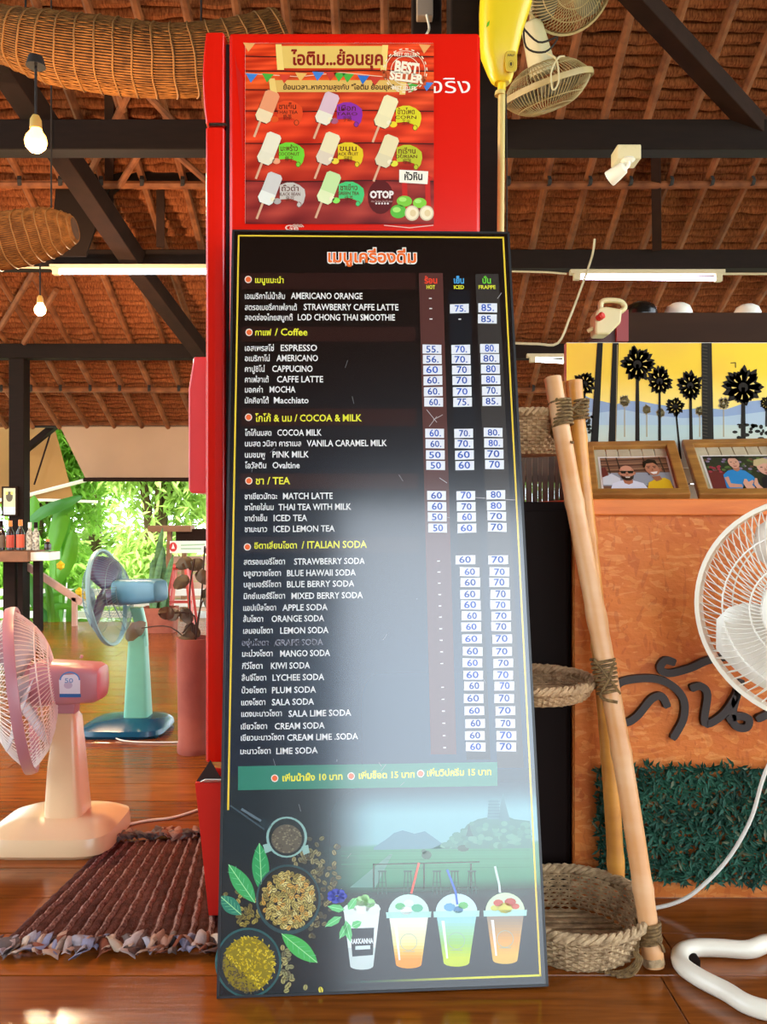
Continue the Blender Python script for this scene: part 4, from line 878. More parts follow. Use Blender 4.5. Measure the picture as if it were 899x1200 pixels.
# ---- white stand fan close to the camera, cut by the frame
m_offw = mat('off_white', 'e6dcc8', .3, noise=.04)
YW = 1.5
t = wf = thing('stand_fan', 'off-white stand fan with bent tube foot, cut off by the photo edge', 'fan', (P(985, 0, YW).x, 1.5, 0))
hubw = P(951, 715, YW)
axw = V(-.66, -.75, .0)
fan_head(wf, hubw, axw, .208, m_white, m_offw, m_white, m_white, nw=78, dep=.06, wr=.0013, rimw=.012)
MB().lathe([(0, .064), (.07, .060), (.075, .054), (0, .05)], hubw, axw, 32).build('grill_disc', m_white, wf, smooth=True)
mb_ = hubw-axw.normalized()*.05; motor(wf, mb_, mb_-axw.normalized()*.14, .055, .055, .045, .045, m_offw, 4)
sx = (mb_-axw.normalized()*.07)
MB().tube([V(sx.x, sx.y, .02), V(sx.x, sx.y, sx.z-.04)], .016, 14).build('stand_pole', m_offw, wf, smooth=True)
tp = [P(1040, 1122, 1.56), P(960, 1108, 1.58), P(905, 1122, 1.58), P(878, 1136, 1.555), P(845, 1133, 1.56), P(815, 1132, 1.56), P(798, 1142, 1.54), P(800, 1156, 1.50), P(820, 1176, 1.46), P(850, 1198, 1.42), P(890, 1222, 1.37), P(980, 1240, 1.34), P(1060, 1220, 1.38), P(1060, 1160, 1.48)]
tp = [V(p.x, p.y, .0175) for p in tp]
MB().tube(smoothpath(tp, 6), .0165, 14).build('tube_foot', m_offw, wf, smooth=True)
MB().box(P(801, 0, 1.53).x, P(818, 0, 1.53).x, 1.515, 1.54, 0, .02).build('rubber_pad', m_dark, wf, bevel=.003)
MB().tube(smoothpath([sx+V(0, .02, -.05), P(925, 850, 1.66), P(897, 905, 1.68), P(880, 960, 1.70), P(852, 1008, 1.71), P(815, 1045, 1.72), P(785, 1060, 1.73), P(745, 1068, 1.74)], 6), .0042, 8).build('power_cord', m_white, wf, smooth=True)

# ================================================================== COUNTER of chipboard with plank top
m_osb = mat('chipboard', 'dc7c34', .5, spec=.3, col2='bc5a1e', nscale=4, bump=.25, bscale=40, stretch=(1, 1, 1.6))
nt = m_osb.node_tree                                  # pale wood chips pressed into the board
b_ = nt.nodes['Principled BSDF']; src = b_.inputs['Base Color'].links[0].from_socket
tc = nt.nodes.new('ShaderNodeTexCoord'); col = src
for sc_, st, c_, th in ((38, (1, 1, 3.4), 'eca460', .86), (50, (2.6, 1, 1), 'a8481c', .86), (30, (1.4, 1, 3), 'e89a50', .84)):
    mp = nt.nodes.new('ShaderNodeMapping'); mp.inputs['Scale'].default_value = st; mp.inputs['Rotation'].default_value = (0, sc_*.07, 0); nt.links.new(tc.outputs['Object'], mp.inputs[0])
    nz = nt.nodes.new('ShaderNodeTexNoise'); nz.inputs['Scale'].default_value = 5; nt.links.new(mp.outputs[0], nz.inputs[0])
    ad = nt.nodes.new('ShaderNodeVectorMath'); ad.operation = 'MULTIPLY_ADD'; nt.links.new(nz.outputs['Color'], ad.inputs[0]); ad.inputs[1].default_value = (.25, .25, .25); nt.links.new(mp.outputs[0], ad.inputs[2])
    vo = nt.nodes.new('ShaderNodeTexVoronoi'); vo.inputs['Scale'].default_value = sc_; nt.links.new(ad.outputs[0], vo.inputs[0])
    sp = nt.nodes.new('ShaderNodeSeparateColor'); nt.links.new(vo.outputs['Color'], sp.inputs[0])
    gt = nt.nodes.new('ShaderNodeMath'); gt.operation = 'GREATER_THAN'; gt.inputs[1].default_value = th; nt.links.new(sp.outputs[0], gt.inputs[0])
    ml = nt.nodes.new('ShaderNodeMath'); ml.operation = 'MULTIPLY'; ml.inputs[1].default_value = .32; nt.links.new(gt.outputs[0], ml.inputs[0])
    mx = nt.nodes.new('ShaderNodeMix'); mx.data_type = 'RGBA'; nt.links.new(ml.outputs[0], mx.inputs[0]); nt.links.new(col, mx.inputs[6]); mx.inputs[7].default_value = (*rgb(c_), 1); col = mx.outputs[2]
nt.links.new(col, b_.inputs['Base Color'])
m_plank = mat('orange_plank', 'e07a30', .4, spec=.3, col2='cc6626', nscale=6, stretch=(1, 4, 10), bump=.1)
CYf = 1.80
cxL = P(674, 0, CYf).x
t = ct = thing('counter', 'chipboard counter with an orange plank top and raised black lettering', 'counter', (1.1, 2.05, 0))
MB().box(cxL, 1.9, CYf, CYf+.02, 0, P(0, 604, 1.785).z).build('front_panel', m_osb, ct)
MB().box(cxL, cxL+.02, CYf+.02, 2.38, 0, P(0, 605, CYf).z).build('side_panel', m_osb, ct)
MB().box(P(683, 0, 1.785).x, 1.92, 1.785, 2.40, P(0, 604, 1.785).z, P(0, 584.5, 1.785).z).build('plank_top', m_plank, ct, bevel=.003)
m_letter = mat('letter_black', '2a1c18', .55)
def stroke(pts, wd_, nm='letter'):
    c = smoothpath([P(x, y_, CYf-.0005) for x, y_ in pts], 5); n = len(c); vs = []; fs = []
    Lp = []; Rp = []
    for i, p in enumerate(c):
        tg = (c[min(i+1, n-1)]-c[max(i-1, 0)]).normalized(); nn = V(tg.z, 0, -tg.x); k = wd_*(1 if 0 < i < n-1 else .7)
        Lp.append(p+nn*k); Rp.append(p-nn*k)
    off = V(0, -.012, 0)
    for a_, b2 in zip(Lp, Rp): vs += [a_, b2, a_+off, b2+off]
    for i in range(n-1):
        e = i*4; f_ = e+4
        fs += [(e+2, e+3, f_+3, f_+2), (e, e+2, f_+2, f_), (e+3, e+1, f_+1, f_+3), (e+1, e, f_, f_+1)]
    fs += [(0, 1, 3, 2), (4*n-4, 4*n-2, 4*n-1, 4*n-3)]
    return vs, fs
def letter(strokes, wd_=.0085):
    b = MB()
    for s_ in strokes: b.add(*stroke(s_, wd_))
    return b.build('cut_out_letter', m_letter, ct)
letter([[(722, 834), (719, 815), (722, 802), (734, 796), (762, 794), (784, 801), (799, 818), (799, 841), (786, 865)], [(722, 830), (731, 845), (745, 838), (762, 818), (774, 815), (781, 828)]])
letter([[(790, 776), (778, 773), (772, 782), (782, 788), (807, 782), (831, 772), (872, 766)]])
letter([[(807, 806), (819, 803), (827, 813), (824, 846), (844, 837), (860, 815), (867, 795)], [(866, 797), (856, 836), (861, 850), (873, 851), (875, 841), (862, 838), (850, 843)]])
letter([[(884, 842), (905, 830), (925, 800)], [(925, 800), (915, 845), (925, 855), (934, 848)]])
# leaf mat on the counter
m_lf = mat('artificial_leaf', '285c46', .6, spec=.25, nscale=18, col2='123428'); m_lf2 = mat('artificial_leaf_dry', '5c6448', .6); m_net = mat('mat_backing', '1c3028', .8)
t = lm = thing('leaf_mat', 'mat of dark green artificial leaves fixed low on the counter front', 'leaf mat', P(800, 965, CYf-.02))
x0, x1, z0, z1 = P(698, 0, CYf).x, 1.75, P(0, 1030, CYf).z, P(0, 896, CYf).z
for i in range(30): pass
bk = MB()
for i in range(27): bk.tube([V(x0+.01+(x1-x0)*i/26, CYf-.004, z0+.01), V(x0+.01+(x1-x0)*i/26, CYf-.004, z1-.01)], .0015, 4)
for i in range(8): bk.tube([V(x0, CYf-.004, z0+.01+(z1-z0-.02)*i/7), V(x1, CYf-.004, z0+.01+(z1-z0-.02)*i/7)], .0015, 4)
bk.build('backing_net', m_net, lm, kind='stuff')
rn = random.Random(6)
for nm_, mm, n in (('leaves', m_lf, 9500), ('leaves', m_lf2, 500)):
    b = MB()
    for _ in range(n):
        p = V(rn.uniform(x0, x1), CYf-.006-rn.uniform(0, .018), rn.uniform(z0, z1))
        a_ = rn.uniform(0, 2*pi); d = V(cos(a_), -rn.uniform(.2, .9), sin(a_)).normalized(); s_ = d.cross(V(0, -1, 0)).normalized(); l = rn.uniform(.018, .032); w = .0035
        b.add([p, p+d*l*.45+s_*w, p+d*l+V(0, .003, 0), p+d*l*.45-s_*w], [(0, 1, 2, 3)])
    b.build(nm_, mm, lm, kind='stuff')
# dark cabinet next to the counter
m_dk = mat('dark_cabinet', '180d0a', .7, spec=.12, noise=.2, nscale=4)
t = thing('dark_cabinet', 'dark brown cabinet between the menu board and the chipboard counter', 'cabinet', (.33, 2.1, 0))
MB().box(.235, cxL-.002, 1.83, 2.28, 0, P(0, 588, 1.83).z).build('body', m_dk, t, bevel=.004)
MB().box(.245, cxL-.012, 1.822, 1.83, .05, P(0, 598, 1.83).z).build('door', m_dk, t, bevel=.003)
# bamboo slat screen on the cabinet
t = thing('slat_screen', 'upright bamboo slats standing on the dark cabinet behind the tiered baskets', 'screen', (.4, 2.3, P(0, 588, 1.95).z))
rn = random.Random(9); m_slat = mat('old_bamboo_slat', '6a5640', .6, noise=.4, nscale=20, rnd=.3)
x = P(600, 0, 2.3).x; zb_ = P(0, 588, 1.95).z
while x < P(682, 0, 2.3).x:
    w = rn.uniform(.012, .02); MB().box(x, x+w-.002, 2.3, 2.308, zb_, P(0, 508+rn.uniform(-4, 4), 2.3).z).build('slat', m_slat, t); x += w
for zz in (P(0, 520, 2.3).z, P(0, 565, 2.3).z): MB().box(P(600, 0, 2.3).x, P(682, 0, 2.3).x, 2.308, 2.316, zz, zz+.02).build('cross_slat', m_slat, t)
# ================================================================== PAINTING, FRAMES, SHELF ABOVE
PY = 2.22
t = thing('palm_painting', 'painting of dark sugar palms against a yellow sky, standing on the counter', 'painting', P(800, 545, PY))
MB().box(P(664, 0, PY).x, 1.95, PY, PY+.03, P(0, 548, PY).z, P(0, 401.5, PY).z).build('canvas', m_white, t)
a = Art(Matrix.Translation((0, PY-.0006, 0)), .0002)
def psky(u, v):
    x = 664+u*440; ye = mix((238, 196, 70), (246, 210, 58), u*1.5); ye = mix(ye, (232, 180, 80), max(0, sin(u*31)*sin(v*9+u*7))*.35)
    c = mix(ye, (246, 216, 120), sst(.2, .5, v)); c = mix(c, (196, 208, 200), sst(.5, .66, v)); c = mix(c, (206, 210, 190), sst(.8, .95, v))
    return c
a.grid([(664, 402), (1160, 402), (1160, 548), (664, 548)], 70, 30, psky, 0)
def ridge(pts, c, base, l): a.poly([(p[0], p[1]) for p in pts]+[(pts[-1][0], base), (pts[0][0], base)], c, l)
ridge([(664, 462), (676, 457), (690, 466), (705, 470), (722, 474), (735, 470), (750, 470), (765, 473), (785, 476), (800, 480), (825, 478), (850, 480), (880, 470), (905, 468), (960, 480), (1160, 470)], '8ca0c0', 500, 1)
ridge([(664, 478), (700, 484), (730, 480), (760, 486), (800, 490), (850, 488), (899, 482), (1160, 490)], 'a8bccc', 512, 2)
a.grid([(664, 498), (1160, 498), (1160, 548), (664, 548)], 30, 6, lambda u, v: mix((176, 196, 196), (214, 212, 184), v+.2*sin(u*19)), 3)
rn = random.Random(14)
def palm(x, yc, r, yb, w, c='221c16', lean=0, l=5, hole='e8cc70'):
    a.poly([(x-w*.4, yc), (x+w*.4, yc), (x+w*.6+lean, yb), (x-w*.6+lean, yb)], c, l)
    n = 26
    for k in range(n):
        t_ = 2*pi*k/n+rn.uniform(-.1, .1); rr = r*rn.uniform(.9, 1.3)*(1 if sin(t_) < .5 else .95); ca, sa = cos(t_), sin(t_)
        w1 = r*.21
        a.poly([(x+ca*r*.28-sa*w1*.4, yc+sa*r*.28+ca*w1*.4), (x+ca*rr*.72-sa*w1, yc+sa*rr*.78+ca*w1), (x+ca*rr*.9-sa*w1*.4, yc+sa*rr*1.02+ca*w1*.4), (x+ca*rr, yc+sa*rr*1.1), (x+ca*rr*.9+sa*w1*.4, yc+sa*rr-ca*w1*.4), (x+ca*rr*.72+sa*w1, yc+sa*rr*.78-ca*w1), (x+ca*r*.28+sa*w1*.4, yc+sa*r*.28-ca*w1*.4)], c, l)
    a.ell(x, yc, r*.34, r*.36, c, l)
    for k in range(9): t_ = k*.7+.3; a.poly([(x+cos(t_)*r*.38, yc+sin(t_)*r*.4), (x+cos(t_+.09)*r*.7, yc+sin(t_+.09)*r*.72), (x+cos(t_-.07)*r*.66, yc+sin(t_-.07)*r*.68)], hole, l+1)
for (x, yc, r) in [(732, 470, 6), (758, 480, 5), (774, 484, 5), (848, 473, 6), (820, 482, 5)]: palm(x, yc, r, 512, 1.2, 'a89878', l=4)
a.poly([(700, 402), (706.5, 402), (701, 520), (692, 520)], '1e1a16', 6); a.poly([(718, 402), (725, 402), (722, 520), (713, 520)], '1e1a16', 6); a.poly([(822, 402), (834, 402), (836.5, 520), (823, 520)], '26221c', 6); a.line([(723.5, 404), (721.5, 518)], .8, 'a89068', 7)
for k in range(30): a.line([(823, 405+k*3.9), (829, 406+k*3.9)], .5, '5a5040', 7)
palm(747, 427, 17, 520, 4.4); palm(773, 447, 13.5, 520, 3); palm(791.5, 476.5, 9.5, 538, 2.4, lean=6); palm(809, 452, 13.5, 520, 3.6, lean=1); palm(871, 454, 20, 516, 5); palm(685, 450, 12, 520, 3); palm(940, 440, 18, 520, 5); palm(898, 473, 7, 500, 2)
for k in range(50): a.ell(rn.uniform(860, 960), rn.uniform(497, 515), rn.uniform(1.5, 4), rn.uniform(1, 3), '2a2620', 6, n=7)
for k in range(24): a.ell(rn.uniform(680, 694), rn.uniform(486, 507), 2, 1.6, '3a3a34', 6, n=7)
a.line([(856, 425.5), (862, 425), (862, 431)], 1, '3a3020', 6)
m_paint = ink('oil_paint', .6, spec=.12, bump=.05)
a.build('paint', m_paint, t)
m_wp = mat('whitewashed_plank', 'cfc3a2', .7, col2='b0a482', nscale=9, bump=.2, rnd=.1)
t = thing('plank_backing', 'whitewashed planks below the palm painting, seen between the photo frames', 'panel', (1.2, 2.38, .9))
zz = .905; k = 0
while zz < P(0, 548, PY).z-.01:
    for xa, xb in ((P(668, 0, PY).x, 1.0+.1*(k % 2)), (1.003+.1*(k % 2), 1.95)):
        MB().box(xa, xb, PY+.004, PY+.02, zz, min(zz+.042, P(0, 548, PY).z)).build('plank', m_wp, t, bevel=.002)
    zz += .045; k += 1
m_fw = mat('honey_wood', 'b8823c', .45, col2='8c5a24', nscale=10, stretch=(1, 1, 4), bump=.1)
def frame(cx_, wpx, Y, hgt, rotz, lean, label, painter, cp=None):
    zb = .902; W_ = wpx*Y/FPX
    t = thing('photo_frame', label, 'photo frame', (P(cx_, 0, Y).x, Y, zb), 'photo frames on the counter')
    M = Matrix.Translation((P(cx_, 0, Y).x, Y, zb)) @ Matrix.Rotation(radians(rotz), 4, 'Z') @ Matrix.Rotation(radians(-lean), 4, 'X')
    w2 = W_/2; f_ = .026
    for q in [(-w2, w2, 0, f_), (-w2, w2, hgt-f_, hgt)]: MB().box(q[0], q[1], -.016, .004, q[2], q[3]).build('frame_rail', m_fw, t, bevel=.003, M=M)
    for q in [(-w2, -w2+f_), (w2-f_, w2)]: MB().box(q[0], q[1], -.0165, .0035, f_*.9, hgt-f_*.9).build('frame_rail', m_fw, t, bevel=.003, M=M)
    n = 6; iw = W_-2*f_
    for k in range(n): MB().box(-w2+f_+iw*k/n+.001, -w2+f_+iw*(k+1)/n-.001, -.004, .002, f_, hgt-f_).build('mount_slat', m_wp, t, M=M, bevel=.001)
    a = Art(M, .0003, px=False); a.step = .0003
    pw, ph = W_*.70, hgt*.60; ox, oz = -pw/2+.004, f_+.008
    S = lambda x, y_: (ox+pw*x/100, oz+ph*(1-y_/70))      # picture coordinates 100 x 70
    class Q:
        def poly(s, pts, c, l): a.poly([S(*p) for p in pts], c, l+16)
        def ell(s, x, y_, r1, r2, c, l, n=20, rot=0):
            r = radians(rot); s.poly([(x+r1*cos(u)*cos(r)-r2*sin(u)*sin(r), y_+r1*cos(u)*sin(r)+r2*sin(u)*cos(r)) for u in [2*pi*i/n for i in range(n)]], c, l)
    painter(Q()); a.build('photograph', m_inkphoto, t)
    return t
m_inkphoto = ink('photo_paper', .4, spec=.2)
def ph1(q):
    q.poly([(-3, -3), (103, -3), (103, 73), (-3, 73)], 'e8e4dc', 0); q.poly([(0, 0), (100, 0), (100, 70), (0, 70)], '7a5440', 1)
    for k in range(9): q.poly([(0, 3+k*4), (100, -2+k*4), (100, -.5+k*4), (0, 4.6+k*4)], ['b08a68', '4a3024', '8c6850'][k % 3], 2)
    for x in (8, 24, 64, 88): q.poly([(x, 0), (x+2, 0), (x+6, 40), (x+4, 40)], '3c281e', 3)
    q.poly([(0, 34), (100, 34), (100, 62), (0, 62)], '9aa0a8', 3); q.poly([(0, 44), (14, 36), (26, 46), (26, 60), (0, 60)], 'd8dce0', 4); q.poly([(0, 24), (6, 22), (10, 40), (0, 44)], '6c2c28', 4)
    # bald bearded man, sunglasses, white top
    q.poly([(10, 70), (14, 57), (28, 51), (44, 51), (58, 57), (64, 70)], 'e2e6f0', 5); q.poly([(30, 50), (44, 50), (43, 57), (37, 60), (31, 57)], 'b87858', 6)
    q.ell(37, 34, 11, 15, 'c8886a', 7); q.ell(26, 36, 1.8, 3, 'b87858', 6); q.ell(48, 36, 1.8, 3, 'b87858', 6); q.ell(37, 26, 8, 6, 'd89c7c', 8)
    q.poly([(27.5, 40), (31, 43), (43, 43), (46.8, 40), (45, 48), (40, 52), (34, 52), (29, 48)], '3c2820', 8); q.poly([(33, 44), (41, 44), (39.5, 46.5), (34.5, 46.5)], 'e8dcd4', 9); q.ell(37, 39.5, 2, 2, 'b06c50', 9)
    q.poly([(27.5, 32), (36, 32), (35, 37), (29, 37)], '1c1c14', 9); q.poly([(38, 32), (47, 32), (45.5, 37), (39, 37)], '1c1c14', 9); q.poly([(26, 31.6), (48, 31.6), (48, 33), (26, 33)], '1c1814', 9)
    # smiling man in yellow
    q.poly([(62, 70), (66, 56), (76, 49), (90, 46), (97, 52), (99, 70)], 'e8bc24', 6); q.poly([(72, 44), (84, 42), (86, 50), (77, 54)], 'a86c4c', 7)
    q.ell(75, 27, 10, 15, 'c08060', 8, rot=-14); q.poly([(63, 24), (63, 12), (72, 6), (82, 8), (85, 20), (78, 14), (68, 16), (65, 24)], '1c1410', 9); q.ell(87, 29, 1.8, 3.4, 'b07050', 7)
    for x in (70, 79): q.ell(x, 25, 2, 1, '1c1410', 10, n=8); q.poly([(x-3, 22), (x+3, 21), (x+3, 22), (x-3, 23)], '1c1410', 10)
    q.poly([(75, 26), (77, 31), (73.5, 32)], 'a06044', 10); q.poly([(71, 35), (82, 33), (80, 38), (75, 39)], 'f4ece4', 10)
def ph2(q):
    q.poly([(-3, -3), (103, -3), (103, 73), (-3, 73)], 'e8e4dc', 0); q.poly([(0, 0), (100, 0), (100, 70), (0, 70)], '2c3424', 1)
    rn = random.Random(3)
    for k in range(60): q.ell(rn.uniform(2, 98), rn.uniform(5, 35), 3, 2.4, rn.choice(['3c5c34', '5c7c3c', '24301e', '8c7c9c', '6c4c3c']), 2, n=7)
    q.poly([(0, 0), (60, 0), (60, 2.5), (0, 3)], '141210', 3); q.poly([(0, 30), (24, 34), (24, 70), (0, 70)], '6c2c2c', 3)
    for k in range(10): q.ell(rn.uniform(4, 20), rn.uniform(20, 34), 2.4, 2.4, 'a83c4c', 4, n=7)
    q.poly([(18, 66), (20, 40), (28, 32), (40, 28), (52, 32), (60, 44), (64, 60), (54, 66), (46, 54), (38, 70), (24, 70)], '2888c8', 5); q.poly([(36, 24), (46, 24), (45, 31), (41, 34), (37, 31)], 'b87c60', 6)
    q.ell(40.5, 15, 7.6, 12, 'd8a488', 7); q.poly([(32.5, 12), (33, 4), (40, 0.5), (48, 4), (48.5, 12), (45, 6), (36, 6)], '2c2420', 8)
    for x in (37, 44): q.ell(x, 14, 1.4, .8, '1c1410', 8, n=8)
    q.poly([(40, 15), (42, 19), (39.4, 19)], 'b87c60', 8); q.poly([(37.5, 22), (44, 22), (42, 24), (39, 24)], 'a05048', 8)
    q.poly([(20, 46), (26, 44), (26, 58), (40, 60), (40, 66), (22, 66)], 'd0987c', 6)
    q.poly([(42, 58), (46, 50), (49, 50), (50, 56), (56, 52), (58, 54), (53, 62), (56, 68), (44, 70)], 'dca488', 9); q.poly([(56, 60), (61, 48), (63.5, 49), (62, 60), (66, 68), (58, 70)], 'dca488', 9)
    q.poly([(66, 70), (70, 48), (82, 40), (100, 42), (100, 70)], '1c1c24', 6); q.ell(80, 28, 10, 14, 'dca890', 7, rot=-10); q.poly([(66, 22), (70, 10), (84, 6), (96, 12), (94, 22), (82, 17), (70, 24)], 'c8b484', 8)
    for x in (76, 85): q.ell(x, 26, 1.8, 1, '2c2018', 9, n=8)
    q.poly([(80, 27), (83, 33), (78, 34)], 'b88068', 9); q.poly([(77, 37), (85, 35), (83, 39), (79, 40)], 'a85850', 9)
frame(748.5, 115, 1.95, .272, -11, 57, 'honey wood frame leaning on the painting, photo of two smiling men, one in yellow', ph1)
frame(882, 120, 1.95, .285, -11, 57, 'honey wood frame on the counter, photo with a man in a bright blue shirt', ph2)
# dark shelf cabinet above the painting
m_sh = mat('brown_shelf_board', '3a2214', .7, spec=.15, noise=.25, nscale=4, stretch=(1, 1, 5)); m_shr = mat('dark_red_edge', '8c1010', .4)
t = thing('high_shelf', 'dark brown shelf box with a red end above the palm painting', 'shelf', (1.2, 2.5, P(0, 401, 2.36).z))
zz0, zz1 = P(0, 401, 2.36).z, P(0, 366, 2.36).z
MB().box(P(735, 0, 2.36).x, 1.98, 2.36, 2.80, zz0, zz1).build('board', m_sh, t, bevel=.003)
xa = P(735, 0, 2.36).x
MB().prism([V(xa, 2.345, zz0), V(xa-.035, 2.345, zz0), V(xa-.035, 2.345, zz1-.02), V(xa-.012, 2.345, zz1+.004), V(xa, 2.345, zz1+.004)], V(0, .45, 0)).build('end_panel', m_shr, t)
MB().prism([P(722, 401, 2.36), P(690, 401, 2.36), P(700, 390, 2.36), P(722, 369, 2.36)], V(0, .3, 0)).build('bracket', mat('maroon_bracket', '4a1412', .5), t)
for xx in (1.85,): MB().box(xx, xx+.08, 2.5, 2.6, 0, zz0).build('upright', m_beam, t)
MB().box(xa+.02, xa+.08, 2.5, 2.6, 0.0, zz0).build('upright', m_beam, t)
# things on the shelf
m_jug = mat('cream_jug', 'd8c894', .35); m_redcap = mat('cap_red', 'd03020', .4)
q = P(716, 385, 2.33)
t = thing('plastic_jug', 'cream plastic jug with handle and red cap on the bracket by the shelf end', 'jug', q)
MB().prism([P(698, 392, 2.28), P(697, 368, 2.28), P(702, 360, 2.28), P(711, 359, 2.28), P(730, 362, 2.28), P(728, 378, 2.28), P(714, 392, 2.28)], V(0, .06, 0)).build('body', m_jug, t, bevel=.006)
MB().tube(smoothpath([P(704, 364, 2.31), P(705, 354, 2.31), P(716, 352, 2.31), P(728, 354, 2.31), P(732, 361, 2.31), P(724, 367, 2.31)], 5), .008, 10).build('handle', m_jug, t, smooth=True)
MB().lathe([(0, -.010), (.009, -.010), (.0105, .008), (.006, .012), (0, .012)], P(704, 371, 2.27), V(.4, -1, .3), 16).build('cap', m_redcap, t, smooth=True)
MB().tube([P(699, 382, 2.30), P(689, 388, 2.30)], .006, 8).build('spout', m_jug, t)
m_bowlb = mat('black_bowl', '14120f', .25, spec=.5)
def bowl(px, Y, r, h, m, label, prof=None):
    c = P(px, 0, Y); c.z = zz1+.001
    t = tag(MB().lathe([(r, 0), (r*.98, h*.35), (r*.8, h*.75), (r*.45, h*.96), (0, h)], c, n=32).build('upturned_bowl', m, smooth=True), label, 'bowl', 'upturned bowls on the high shelf')
    c2 = MB().lathe([(r*1.02, 0), (r*1.04, .003), (r*1.02, .007)], c, n=32).build('rim', m, t, smooth=True); return t
bowl(751, 2.425, .050, .046, m_bowlb, 'black upturned bowl next to the cream jug')
bowl(795, 2.42, .042, .042, m_white, 'white upturned bowl next to the black bowl')
bowl(876, 2.42, .040, .038, m_white, 'white upturned bowl farthest from the cream jug')
# ================================================================== TIERED BASKETS ON BAMBOO POLES
def weave(c, r0, r1, h, rows, m, parent, n=34, sq=1.0, sr=.0032, name='weave', z0=.004):
    b = MB(); c = V(*c); N = n*2
    def R(t): return r0+(r1-r0)*(t**.6)
    for i in range(rows):
        t_ = i/(rows-1); z = z0+h*t_; rr = R(t_)
        b.tube([c+V(cos(2*pi*k/N)*(rr+.0028*(1 if (k+i) % 2 else -1)), sin(2*pi*k/N)*(rr+.0028*(1 if (k+i) % 2 else -1))*sq, z+random.uniform(-.0006, .0006)) for k in range(N)], sr, 5, closed=True)
    b.build(name, m, parent, smooth=True)
    b = MB()
    for k in range(n):
        a_ = 2*pi*(k+.5)/n; b.tube([c+V(cos(a_)*R(t_), sin(a_)*R(t_)*sq, z0+h*t_) for t_ in (0, .2, .5, .8, 1)], .0022, 5)
    b.build('stakes', m, parent, smooth=True, kind='stuff')
    b = MB(); M_ = 90
    for q in range(3):
        b.tube([c+V(cos(2*pi*k/M_)*(r1+.006*cos(k*1.26+q*2.09)), sin(2*pi*k/M_)*(r1+.006*cos(k*1.26+q*2.09))*sq, z0+h+.006*sin(k*1.26+q*2.09)) for k in range(M_)], .0058, 6, closed=True)
    b.build('braided_rim', m, parent, smooth=True)
    b = MB(); b.lathe([(0, z0), (r0, z0), (r0+.001, z0-.003), (0, z0-.003)], c, n=28)
    for k in range(10):
        yy = -r0+2*r0*(k+.5)/10; w = sqrt(max(0, r0*r0-yy*yy)); b.tube([c+V(-w, yy*sq, z0+.003), c+V(w, yy*sq, z0+.003)], .003, 5)
    b.build('woven_base', m, parent)
t = rk = thing('tiered_basket_stand', 'bamboo pole stand with three wicker baskets tied on, between board and counter', 'basket stand', (.42, 1.64, 0))
def bpole(a_, b2, r, m, nodes):
    a_, b2 = V(*a_), V(*b2); L = (b2-a_).length; pts = []; rad = []; n = 60
    for i in range(n+1):
        t_ = i/n; k = r*(1+.06*sin(t_*3))
        for nd_ in nodes:
            if abs(t_-nd_)*L < .012: k *= 1.10-.0*abs(t_-nd_)
        pts.append(a_.lerp(b2, t_)+V(.006*sin(t_*5), 0, 0)); rad.append(k)
    MB().tube(pts, rad, 18).build('bamboo_pole', m, rk, smooth=True)
pa = P(651, 443, 1.74); pb = V(P(767, 1137, 1.52).x, 1.52, .004)
bpole(pb, pa, .0185, m_bamboo2, (.02, .12, .33, .56, .77, .93))
pc = P(676, 446, 1.78); pd = P(723, 1050, 1.735); pd.z = .06
bpole(pd, pc, .0175, m_bamboo, (.04, .25, .47, .68, .88))
MB().tube([P(662, 448, 1.80), P(664, 520, 1.79)], .012, 12).build('bamboo_stub', m_bamboo, rk, smooth=True)
weave((.386, 1.622, 0), .115, .150, .075, 13, m_wick2, rk, 38)
weave((P(622, 0, 1.68).x+.005, 1.69, P(0, 822, 1.66).z+.006), .108, .125, .030, 7, m_wick, rk, 34)
weave((P(628, 0, 1.8).x-.01, 1.83, P(0, 528, 1.80).z-.01), .065, .10, .085, 14, m_wick, rk, 30)
def lash(a_, b2, r, turns, extra=()):
    a_, b2 = V(*a_), V(*b2); d = (b2-a_); L = d.length; d.normalize(); u = d.cross(V(0, 1, 0)).normalized(); w = d.cross(u); b = MB(); n = turns*12
    b.tube([a_+d*(L*i/n)+(u*cos(2*pi*i/12)+w*sin(2*pi*i/12))*(r+.002*sin(i)) for i in range(n+1)], .0034, 5)
    for e in extra: b.tube(smoothpath(e, 4), .0032, 5)
    return b.build('lashing', m_cord, rk, smooth=True)
dp = (pa-pb).normalized(); Lp = (pa-pb).length
def onp(py): # point on the front pole at picture height py
    best = min((abs(CY-(p.z-H)*FPX/p.y-py), k) for k, p in ((k, pb.lerp(pa, k/400)) for k in range(401))); return pb.lerp(pa, best[1]/400)
def onq(py):
    best = min((abs(CY-(p.z-H)*FPX/p.y-py), k) for k, p in ((k, pd.lerp(pc, k/400)) for k in range(401))); return pd.lerp(pc, best[1]/400)
lash(onp(500), onp(468), .022, 8, [[onp(478)+V(0, -.022, 0), P(662, 474, 1.75), onq(486)+V(0, -.02, 0), onq(470)+V(.02, -.01, 0)], [onp(468)+V(-.01, -.02, 0), P(664, 482, 1.74), onq(472)+V(0, -.022, 0)], [onp(498)+V(-.022, 0, 0), P(648, 512, 1.74), onp(520)+V(.01, -.02, 0)]])
lash(onq(492), onq(468), .021, 6)
lash(onp(812), onp(772), .022, 8, [[onp(772)+V(-.02, -.01, 0), onp(792)+V(.0, -.027, 0), onp(812)+V(.02, -.012, 0)], [onp(772)+V(.02, -.01, 0), onp(792)+V(.0, -.028, 0), onp(814)+V(-.02, -.012, 0), onp(820)+V(.01, -.022, 0)]])
